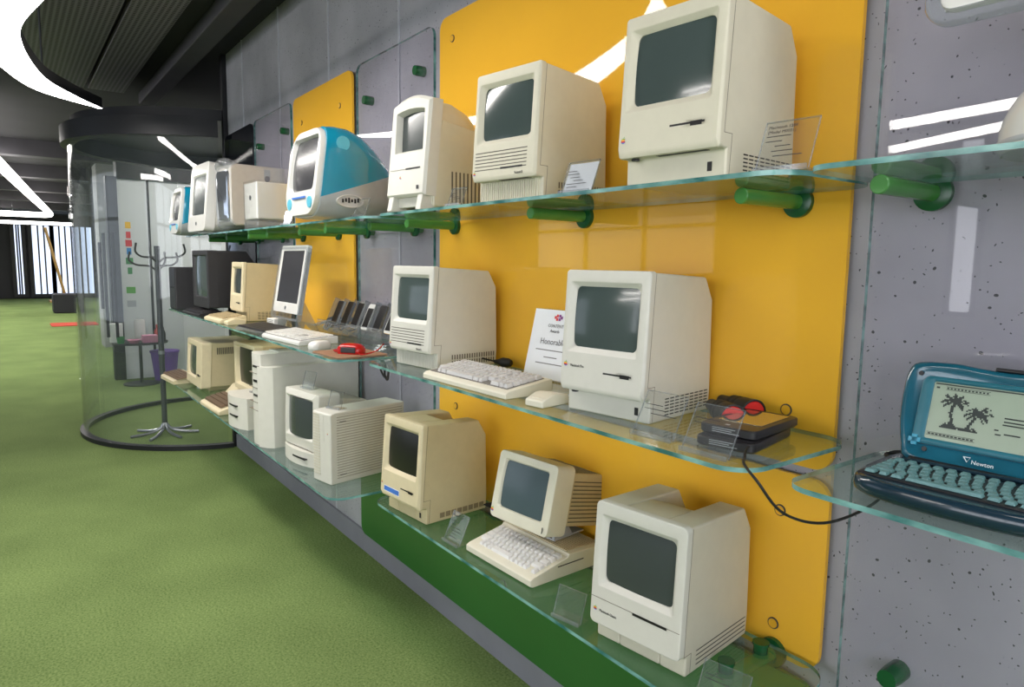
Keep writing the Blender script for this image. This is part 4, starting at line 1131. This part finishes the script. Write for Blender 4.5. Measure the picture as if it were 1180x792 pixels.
# phones in a clear tray
tr = thing('display_stand', 'clear stepped stand holding six phones on the left middle shelf', 'stand', (-2.93, -.17, ZM), 3)
Wt = .64
pl = R_(-24)
pf = lambda X, Y, Z: (X, Y*math.cos(pl)-Z*math.sin(pl), Y*math.sin(pl)+Z*math.cos(pl))
MB().box(-Wt/2, Wt/2, 0, .004, .012, .185).map(pf).build('back_plate', 'acrylic', tr)
MB().box(-Wt/2, Wt/2, -.045, .06, 0, .004).build('foot', 'acrylic', tr)
MB().box(-Wt/2, Wt/2, -.049, -.045, 0, .075).build('front_plate', 'acrylic', tr)
MB().box(-Wt/2, Wt/2, -.05, -.0445, .073, .076).build('front_edge', 'clear_plastic', tr)
for k in range(7):
    x = -Wt/2+k*Wt/6
    MB().box(x-.001, x+.001, -.028, .0, .014, .185).map(pf).build('divider', 'clear_plastic', tr)
PH = [('silver edged black phone, first from the left in the clear stand', 'phone_black', 'silver', ''), ('black phone, second from the left in the clear stand', 'phone_black', 'black_plastic', ''),
      ('black phone, third from the left in the clear stand', 'phone_black', 'silver', ''), ('white fronted phone with dark screen, fourth in the clear stand', 'gloss_white', 'silver', ''),
      ('black phone, fifth from the left in the clear stand', 'phone_black', 'black_plastic', ''), ('white and yellow edged phone, last in the clear stand', 'gloss_white', 'rb_yellow', '')]
for k, (lb, face, edge, scm) in enumerate(PH):
    x = -Wt/2+(k+.5)*Wt/6
    c6, s6 = math.cos(R_(3)), math.sin(R_(3))
    p = thing('mobile_phone', lb, 'phone', (-2.93+x*c6, -.17+x*s6, ZM), 3, 'phones in the clear stand')
    lpb = rr(0, .112, .062, .124, .010, 4)
    MB().prism_y(lpb, -.014, -.004).map(pf).build('body', edge, p, bevel=.001)
    MB().prism_y(rr(0, .112, .060, .122, .009, 4), -.0148, -.014).map(pf).build('front_glass', face, p)
    MB().prism_y(rr(0, .112 if face == 'phone_black' else .108, .052, .090, .002, 2), -.0153, -.0148).map(pf).build('screen', 'phone_black', p)
# tangle of cables behind the stand
random.seed(3); pts = []
for k in range(34):
    a = k*1.05; pts.append((.09*math.cos(a)+.05*random.uniform(-1, 1), .05*math.sin(a*1.3)+.02*random.uniform(-1, 1), .012+.06*abs(math.sin(a*.7))))
tag(MB().tube(smooth(pts, 5), .0035, 7).build('cable_tangle', 'rubber'), 'tangle of dark cables behind the flat screen on the middle shelf', 'cable', loc=(-3.28, -.085, ZM))
pts = [(x*1.1-.0, y, z*.9) for x, y, z in reversed(pts[6:26])]
tag(MB().tube(smooth(pts, 5), .0025, 7).build('cable_tangle', 'frosted_grey'), 'tangle of pale cables beside the flat screen on the middle shelf', 'cable', loc=(-3.37, -.13, ZM))

# ------------------------------------------------------------------ bottom shelf, left end
# wide beige computer with offset tube
ls = thing('desktop_computer', 'wide beige computer with side vents at the far left of the bottom shelf', 'computer', (-5.00, -.44, ZB), 0)
Wx, Hx, Dx = .44, .335, .37
MB().prism_x([(.03, .035), (Dx, .035), (Dx, Hx-.044), (Dx-.04, Hx-.004), (.03, Hx-.004)], -Wx/2+.004, Wx/2-.004).build('case', 'old_tan', ls, bevel=.008, seg=3)
fb = MB().loft(frame_loops((-Wx/2, Wx/2, .03, Hx, .012), (-.195, .065, .085, .300, .008), (-.185, .055, .095, .290, .012), (.06, 0, .016)))
fb.map(lambda X, Y, Z: (X, Y-.02*(1-Z/Hx), Z)).build('bezel', 'old_cream', ls)
crt_patch(-.065, .1925, .246, .20, .014, .018, .01).map(lambda X, Y, Z: (X, Y-.02*(1-Z/Hx), Z)).build('screen', 'crt_dark', ls)
q = MB(); q.box(.10, .19, -.0165, -.012, .110, .116); q.box(.135, .155, -.018, -.012, .106, .120); q.build('floppy_slot', 'slot_black', ls)
q = MB()
for k in range(22): y = .09+k*.0122; q.box(Wx/2, Wx/2+.0006, y, y+.006, .255, .300)
q.build('side_vent', 'vent_shadow', ls)
MB().box(-.14, .14, .05, Dx-.05, 0, .036).build('foot', 'old_tan', ls, bevel=.004)
keyboard('keyboard', 'beige keyboard with brown keys at the far left end of the bottom shelf', (-5.40, -.555, ZB), 4, .34, .155, .03, .055, KS, 'brown_key', 'old_cream', -.19, .19, .02, .135, single=True)
tag(MB().tube(smooth([(-4.62, -.40, ZB+.006), (-4.58, -.34, ZB+.02), (-4.62, -.28, ZB+.008), (-4.55, -.24, ZB+.02), (-4.52, -.32, ZB+.006), (-4.50, -.40, ZB+.01)], 6), .008, 8).build('power_adapter_cord', 'rubber'), 'black cord on the bottom shelf between the beige computers', 'cord')
# slanted beige keyboard computer with monitor
a2 = thing('desktop_computer', 'beige slanted computer with brown keys under the dark screened monitor', 'computer', (-4.24, -.53, ZB), 2)
MB().prism_x([(0, 0), (.45, 0), (.45, .11), (.20, .115), (.15, .065), (.01, .028), (0, .02)], -.20, .20).build('case', 'old_cream', a2, bevel=.006)
keyboard('', '', None, 0, .4, .2, .03, .082, [[1]*13]*4, 'brown_key', None, -.165, .165, .018, .135, parent=a2, single=True, kh=.012, gap=.004)
MB().box(.10, .19, .165, .20, .09, .092).build('badge', 'brown_key', a2)
mn = thing('monitor', 'beige monitor with big dark tube behind the tall tower', 'monitor', (-4.10, -.36, ZB+.115), 2)
MB().loft(frame_loops((-.19, .19, .0, .285, .012), (-.165, .165, .03, .262, .006), (-.150, .150, .040, .252, .010), (.05, 0, .022))).build('bezel', 'old_cream', mn)
crt_patch(0, .146, .302, .214, .012, .026, .008).build('screen', 'crt_black', mn)
MB().prism_x([(.045, .002), (.30, .002), (.30, .22), (.24, .283), (.045, .283)], -.188, .188).build('rear_housing', 'old_tan', mn, bevel=.006)
# small rounded white box
pb = thing('disk_drive', 'small white box with curved front and two slots before the tall tower', 'disk drive', (-3.76, -.49, ZB), 3)
def curved_front(w, d, h0, h1, bulge, m, name, parent, n=10, taper=0, back=None):
    b = MB(); prof = []
    for k in range(n+1):
        a = -1+2*k/n; prof.append((a*w/2, -bulge*(1-a*a)))
    prof += [(w/2, d), (-w/2, d)]
    b.prism_z(prof, h0, h1); return b.build(name, m, parent, bevel=.004)
curved_front(.30, .26, 0, .165, .035, 'cool_white', 'case', pb)
q = MB()
for z in (.115, .060): q.box(-.02, .08, -.0365, -.020, z, z+.008)
q.build('disk_slot', 'slot_black', pb)
card('clear card lying on the small white box with two slots', (-3.75, -.40, ZB+.1652), 10, .10, .075, tilt=-50, lines=0)
# tall tower
tw = thing('tower_computer', 'tall beige tower computer with stepped curved front on the bottom shelf', 'computer', (-3.31, -.470, ZB), 4)
tb_ = MB(); pr0 = []
for k in range(9): pr0.append((-.105+.145*k/8, -.012-.038*math.sin(PI*(.12+.62*k/8))))
tb_.prism_z(pr0+[(.04, .43), (-.105, .43)], 0, .44); tb_.build('case', 'cool_white', tw, bevel=.004)
sd = MB(); sd.prism_z([(.043, -.060), (.098, -.036), (.118, -.012), (.118, .43), (.043, .43)], 0, .385); sd.build('side_cover', 'cool_white', tw, bevel=.003)
q = MB()
for z in (.345, .275, .205): q.box(-.085, .030, -.0512, -.02, z, z+.0022)
q.box(-.098, .036, -.0512, -.002, .165, .1665)
q.build('front_seam', 'seam', tw)
q = MB()
for z in (.375, .305, .235): q.box(-.030, .030, -.0520, -.03, z, z+.010)
q.build('disk_slot', 'slot_black', tw)
MB().box(.1180, .1188, .06, .066, .15, .165).build('lock', 'charcoal', tw)
q = MB(); q.prism_x([(.05, .44), (.40, .44), (.40, .447), (.05, .447)], -.09, .03); q.build('top_rib', 'cool_white', tw, bevel=.003)
# all in one with curved front
pf_ = thing('desktop_computer', 'white curved front computer with big dark tube between two towers', 'computer', (-2.91, -.445, ZB), 8)
curved_front(.31, .30, 0, .062, .03, 'cool_white', 'base', pf_)
q = MB(); q.box(-.02, .09, -.032, -.02, .030, .036); q.build('floppy_slot', 'slot_black', pf_)
fb = MB().loft(frame_loops((-.150, .150, .066, .318, .014), (-.118, .118, .112, .292, .01), (-.110, .110, .120, .284, .014), (.10, 0, .012)))
fb.map(lambda X, Y, Z: (X, Y-.028*(1-(X/.15)**2)+.03*(Z-.066), Z)).build('bezel', 'cool_white', pf_)
crt_patch(0, .202, .224, .168, .016, .013, .004).map(lambda X, Y, Z: (X, Y-.028*(1-(X/.15)**2)+.03*(Z-.066), Z)).build('screen', 'crt_dark', pf_)
MB().prism_x([(.06, .062), (.30, .062), (.30, .22), (.25, .268), (.06, .300)], -.135, .135).build('rear_case', 'platinum', pf_, bevel=.008)
card('clear card leaning on top of the white curved front computer', (-2.93, -.405, ZB+.320), 20, .075, .075, tilt=-18, lines=0)
# ribbed tower
rt = thing('tower_computer', 'white tower computer with fine horizontal ribs on its sides', 'computer', (-2.585, -.475, ZB), 11)
Wr, Hr, Dr = .130, .290, .365
MB().prism_x([(0, 0), (Dr, 0), (Dr, Hr), (.02, Hr), (.0, Hr-.006)], -Wr/2, Wr/2).build('case', 'cool_white', rt, bevel=.006, seg=3)
q = MB()
for k in range(25):
    z = .016+k*.0107
    q.box(Wr/2, Wr/2+.0024, .028, Dr-.012, z, z+.0062); q.box(-Wr/2-.0024, -Wr/2, .028, Dr-.012, z, z+.0062)
q.build('side_rib', 'cool_white', rt)
q = MB(); q.box(Wr/2, Wr/2+.0003, .028, Dr-.012, .016, .28); q.build('rib_gap_shade', 'rib_shadow', rt)  # sheet coloured as the shade between the side ribs
q = MB()
for k in range(22): z = .03+k*.0115; q.box(-Wr/2+.008, -.012, -.0022, .0, z, z+.006)
q.build('front_rib', 'platinum', rt)
MB().box(-.004, .018, -.0015, .0, .17, .275).build('drive_door', 'cool_white', rt, bevel=.001)
emblem(rt, .045, -.001, .205, .008)
q = MB(); q.box(Wr/2+.0024, Wr/2+.0028, .04, .07, .250, .2525); q.box(Wr/2+.0024, Wr/2+.0028, .04, .07, .035, .0375); q.build('side_mark', 'slot_black', rt)
card('clear card standing on top of the white ribbed tower', (-2.60, -.415, ZB+.2902), 22, .075, .07, tilt=-18, lines=0)

# ------------------------------------------------------------------ lamps
def ribbon_lamp(name, label, loops_in, loops_out, z, th=.07, em='lamp_white', hang=None):
    t = thing(name, label, 'lamp', (0, 0, 0), 0, 'curved ceiling lamps')
    n = len(loops_in); b = MB()
    top = MB()
    V = [(x, y, z) for x, y in loops_in]+[(x, y, z) for x, y in loops_out]
    F = [(i, i+1, n+i+1, n+i) for i in range(n-1)]
    b.add(V, F)
    b.build('diffuser', em, t)
    poly = list(loops_in)+list(reversed(loops_out))
    m_ = len(poly)
    v = [(x, y, z+.001) for x, y in poly]+[(x, y, z+th) for x, y in poly]
    f = [(i, (i+1) % m_, m_+(i+1) % m_, m_+i) for i in range(m_)]
    top.add(v, f); top.add([(x, y, z+th) for x, y in loops_in]+[(x, y, z+th) for x, y in loops_out], F)
    top.build('housing', 'fascia_black', t)
    for x, y in (hang or []): MB().tube([(x, y, z+th), (x, y, 3.07)], .006, 8).build('suspension_rod', 'dark_steel', t)
    return t
def sm2(pts, k=5): return [(p.x, p.y) for p in smooth([(x, y, 0) for x, y in pts], k)]
ri = sm2([(-1.85, -.62), (-2.05, -.78), (-2.331, -.943), (-2.816, -1.126), (-3.12, -1.205), (-3.444, -1.263), (-4.034, -1.331), (-4.817, -1.220), (-5.264, -1.04), (-5.608, -.845)], 8)
ro = sm2([(-1.95, -.80), (-2.2, -.99), (-2.589, -1.205), (-2.947, -1.377), (-3.25, -1.48), (-3.60, -1.535), (-4.18, -1.53), (-4.75, -1.409), (-5.275, -1.225), (-5.625, -.864)], 8)
ribbon_lamp('ceiling_lamp', 'big crescent shaped white lamp hanging near the concrete wall', ri, ro, 2.539, hang=[(-4.2, -1.43), (-5.1, -1.2), (-3.0, -1.28)])
def tube_lamp(label, pts, r, em='lamp_soft', hang=()):
    t = thing('ceiling_lamp', label, 'lamp', (0, 0, 0), 0, 'curved ceiling lamps')
    MB().tube(smooth(pts, 6), r, 10).build('light_tube', em, t)
    for x, y, z in hang: MB().tube([(x, y, z), (x, y, 3.07)], .006, 8).build('suspension_rod', 'dark_steel', t)
tube_lamp('triangular white loop lamp in the distance under the dark ceiling', [(-8.5, -1.65, 2.66), (-10.9, -1.425, 2.66), (-16.5, -.92, 2.66), (-21.8, -.43, 2.66), (-22.6, -.42, 2.66), (-22.9, -.55, 2.66), (-22.9, -1.2, 2.66), (-22.9, -3, 2.66)], .07, hang=((-10.9, -1.425, 2.66), (-22.9, -1.2, 2.66)))
tube_lamp('straight white lamp tube crossing the far end of the hall', [(-27, .40, 2.60), (-27, -1, 2.60), (-27, -3, 2.60)], .05, hang=((-27, -.5, 2.6),))
tube_lamp('straight white lamp tube seen mirrored in the right glass panel', [(-3.15, -4.96, 2.764), (-2.6, -4.88, 2.764), (-1.6, -4.72, 2.764)], .04, 'lamp_white', hang=((-2.6, -4.88, 2.79),))
tube_lamp('second straight white lamp tube mirrored below the first one', [(-3.9, -6.35, 2.764), (-3.0, -5.95, 2.764), (-1.9, -5.45, 2.764)], .04, 'lamp_white', hang=((-3.0, -5.95, 2.79),))
ribbon_lamp('ceiling_lamp', 'unseen curved lamp band added to light the right end of the shelves', sm2([(-.3, -.95), (.4, -.62), (1.1, -.55), (1.8, -.80), (2.3, -1.3)]), sm2([(-.3, -1.25), (.4, -.95), (1.05, -.88), (1.6, -1.08), (2.0, -1.5)]), 2.764, em='fill_mid', hang=[(.4, -.8), (1.6, -.9)])  # added out of view to brighten right-hand sides and the upper wall

for k, (x, y) in enumerate(((-8.6, .9), (-11.5, -1.85), (-15, -1.85), (-19, -1.85), (-24, -1.9), (-20, 2.4), (-26, 2.4))):  # unseen lamps added to brighten the partition and the far carpet
    o = MB().box(-.9, .9, -.12, .12, 0, .05)
    o.map(lambda X, Y, Z: (Y, X, Z)) if k == 0 else None
    t = thing('ceiling_lamp', 'flat fill lamp panel added under the hall ceiling, %s' % ['behind the glass booth', 'beyond the aisle', 'in the middle of the hall', 'toward the far windows', 'just before the far windows', 'in the far side bay', 'at the far side bay window'][k], 'lamp', (x, y, 2.97), 0, 'added flat fill lamps')
    o.build('housing', 'fascia_black', t, bevel=.004)
    d_ = MB().box(-.87, .87, -.10, .10, -.006, -.001)
    d_.map(lambda X, Y, Z: (Y, X, Z)) if k == 0 else None
    d_.build('diffuser', 'fill_flat_dim' if k == 0 else 'fill_flat', t)
    h = MB().tube([(0, 0, .05), (0, 0, .1)], .01, 8).build('hanger', 'dark_steel', t)
# ------------------------------------------------------------------ glass booth
bt = thing('glass_booth', 'round glass booth with black floor track beyond the shelves', 'glass booth', (-6.80, .12, 0))
Rb = 1.10
def arc_wall(r0, r1, a0, a1, z0, z1, n=40):
    b = MB(); L = []
    for k in range(n+1):
        a = R_(a0+(a1-a0)*k/n); c, s_ = math.cos(a), math.sin(a)
        L.append([(r0*c, r0*s_, z0), (r1*c, r1*s_, z0), (r1*c, r1*s_, z1), (r0*c, r0*s_, z1)])
    b.loft(L, 0, True, True); return b
for a0, a1 in ((-10, -64), (-64.6, -122), (-124, -176)):
    arc_wall(Rb-.005, Rb+.005, a0, a1, .035, 2.44).build('glass_wall', 'booth_glass', bt, angle=60)
arc_wall(Rb-.03, Rb+.03, -8, -180, 0, .035, 60).build('floor_track', 'fascia_black', bt, angle=60)
arc_wall(Rb-.05, Rb+.05, -10, -200, 2.44, 2.58, 60).build('top_track', 'fascia_black', bt, angle=60)
MB().lathe([(Rb-.03, 2.581), (Rb-.03, 2.66), (0, 2.66), (0, 2.64), (Rb-.06, 2.64)], n=60).build('roof', 'fascia_black', bt)
q = MB()
for rr_ in (Rb+.05, Rb-.05):
    a = R_(-136); c, s_ = rr_*math.cos(a), rr_*math.sin(a); q.tube([(c, s_, .75), (c, s_, 1.75)], .014, 10)
q.build('door_handle', 'fascia_black', bt)

# coat rack inside
cr_ = thing('coat_rack', 'grey steel coat rack with splayed feet inside the glass booth', 'coat rack', (-6.465, -.41, 0))
MB().tube([(0, 0, .06), (0, 0, 1.62)], .022, 14).build('pole', 'dark_steel', cr_)
MB().lathe([(.0225, .70), (.026, .70), (.026, .73), (.0225, .73)], n=16).build('collar', 'steel', cr_)
for k in range(7):
    a = 2*PI*k/7+.3; c, s_ = math.cos(a), math.sin(a)
    MB().tube(smooth([(0.01*c, .01*s_, .10), (.05*c, .05*s_, .045), (.14*c, .14*s_, .018), (.27*c, .27*s_, .012)], 4), .012, 8).build('leg', 'steel', cr_)
for k in range(6):
    a = 2*PI*k/6+.1; c, s_ = math.cos(a), math.sin(a); z0 = 1.45+.07*(k % 2)
    MB().tube(smooth([(0, 0, z0-.05), (.06*c, .06*s_, z0), (.16*c, .16*s_, z0+.01), (.22*c, .22*s_, z0+.05), (.21*c, .21*s_, z0+.12)], 4), .008, 8).build('hook', 'rubber', cr_)

# small round table with odds and ends by the white partition
ti = thing('side_table', 'small dark round table by the white partition behind the booth', 'table', (-9.25, -.19, 0))
MB().lathe([(0, .0), (.20, .0), (.20, .012), (.03, .02), (0, .02)], n=30).build('base', 'fascia_black', ti)
MB().tube([(0, 0, .02), (0, 0, .50)], .018, 12).build('pole', 'fascia_black', ti)
MB().lathe([(0, .50), (.30, .50), (.30, .52), (0, .52)], n=36).build('table_top', 'charcoal', ti)
def small(name, label, cat, m, prof, loc, n=16, group='things on the small round table'):
    return tag(MB().lathe(prof, n=n).build(name, m), label, cat, group, loc)
zt = .52
small('paper_roll', 'white paper roll on the small round table', 'paper roll', 'matte_white', [(0, 0), (.07, 0), (.072, .22), (.02, .22), (0, .20)], (-9.30, -0.43, zt))
small('canister', 'white canister in the middle of the small round table', 'canister', 'gloss_white', [(0, 0), (.06, 0), (.06, .24), (.05, .26), (0, .26)], (-9.36, -0.17, zt))
small('bottle', 'dark red bottle on the small round table', 'bottle', 'red_mouse', [(0, 0), (.03, 0), (.03, .12), (.012, .16), (.012, .20), (0, .20)], (-9.2, -0.01, zt))
small('bottle', 'dark bottle at the right edge of the small round table', 'bottle', 'black_plastic', [(0, 0), (.028, 0), (.028, .10), (.012, .14), (.012, .17), (0, .17)], (-9.16, 0.05, zt))
small('bowl', 'pink bowl at the front of the small round table', 'bowl', 'pink', [(0, 0), (.04, 0), (.08, .045), (.075, .045), (.035, .01), (0, .01)], (-9.05, -0.28, zt))
small('cup', 'green cup on the small round table', 'cup', 'leaf_green', [(0, 0), (.035, 0), (.045, .08), (.04, .08), (.03, .01), (0, .01)], (-9.10, -0.41, zt))
tag(MB().box(-.06, .06, -.08, .08, 0, .09).build('carton', 'pink', bevel=.006), 'pink grey carton on the small round table', 'box', 'things on the small round table', (-9.08, -0.11, zt))
bg = thing('waste_bin', 'purple bin on the floor beside the small round table', 'bin', (-9.42, .10, 0))
MB().lathe([(0, 0), (.12, 0), (.16, .36), (.15, .36), (.11, .01), (0, .01)], n=24).build('bucket', 'purple', bg)
MB().lathe([(.158, .35), (.170, .352), (.170, .372), (.150, .372)], n=24).build('rim', 'purple', bg)
# stickers on the white partition next to the door frame
for k, (mm_, z, w_) in enumerate((('rb_yellow', 1.92, .06), ('rb_red', 1.80, .05), ('rb_red', 1.70, .07), ('rb_blue', 1.60, .05), ('leaf_green', 1.48, .08), ('leaf_green', 1.36, .05), ('rb_green', 1.12, .10), ('frosted_grey', .95, .10))):
    lb = ['yellow', 'upper red', 'lower red', 'blue', 'larger green', 'smaller green', 'lime', 'grey'][k]
    tag(MB().box(0, .004, -w_/2, w_/2, -.04, .04).build('sticker', mm_), lb+' sticker on the white partition beside the dark door frame', 'sticker', 'stickers on the partition', (-9.7001, -.20, z))

# ------------------------------------------------------------------ far hall odds and ends
tag(MB().box(-.4, .4, -.35, .35, 0, .52).build('pouf', 'wall_dark', bevel=.03), 'dark square pouf on the far green carpet', 'seat', loc=(-22.6, -.10, 0))
tag(MB().prism_z(rr(0, 0, .9, .9, .1, 4), 0, .012).build('floor_mat', 'mat_red'), 'small red mat lying on the far green carpet', 'mat', loc=(-18.4, -.25, 0.0005))
o = thing('plank', 'pale wooden post leaning by the far windows', 'post', (-28, .2, 0))
MB().tube([(0, 0, 0), (.1, -.5, 2.5)], .045, 8).build('post', 'wood', o)
MB().box(-.5, .5, -.5, .3, 0, .06).build('foot', 'wood', o, bevel=.01)

# ------------------------------------------------------------------ camera, world, view
cam = bpy.data.cameras.new('camera'); co = bpy.data.objects.new('camera', cam); COL.objects.link(co)
cam.sensor_width = 36; cam.lens = 787.26/1180*36; cam.clip_start = .02; cam.clip_end = 200
yaw, pitch, roll = R_(53.50279), R_(6.687045), R_(-.7743125)
f = Vector((-math.sin(yaw)*math.cos(pitch), math.cos(yaw)*math.cos(pitch), -math.sin(pitch)))
r = Vector((math.cos(yaw), math.sin(yaw), 0)); dd = f.cross(r)
r2 = r*math.cos(roll)+dd*math.sin(roll); d2 = -r*math.sin(roll)+dd*math.cos(roll)
mt = Matrix.Identity(4)
for i in range(3): mt[i][0] = r2[i]; mt[i][1] = -d2[i]; mt[i][2] = -f[i]
mt.translation = (0, -1.45, 1.514)
co.matrix_world = mt
sc.camera = co
wd = bpy.data.worlds.new('world'); sc.world = wd; wd.use_nodes = True
wd.node_tree.nodes['Background'].inputs[0].default_value = (.8, .85, .95, 1)
wd.node_tree.nodes['Background'].inputs[1].default_value = .25
vs = sc.view_settings
vs.view_transform = 'Standard'; vs.look = 'None'; vs.gamma = 1; vs.use_curve_mapping = False; vs.exposure = 0.90
sc.cycles.use_denoising = True
sc.cycles.max_bounces = 10; sc.cycles.transparent_max_bounces = 32
sc.cycles.diffuse_bounces = 4; sc.cycles.glossy_bounces = 5
sc.cycles.caustics_reflective = False; sc.cycles.caustics_refractive = False
sc.cycles.sample_clamp_indirect = 6
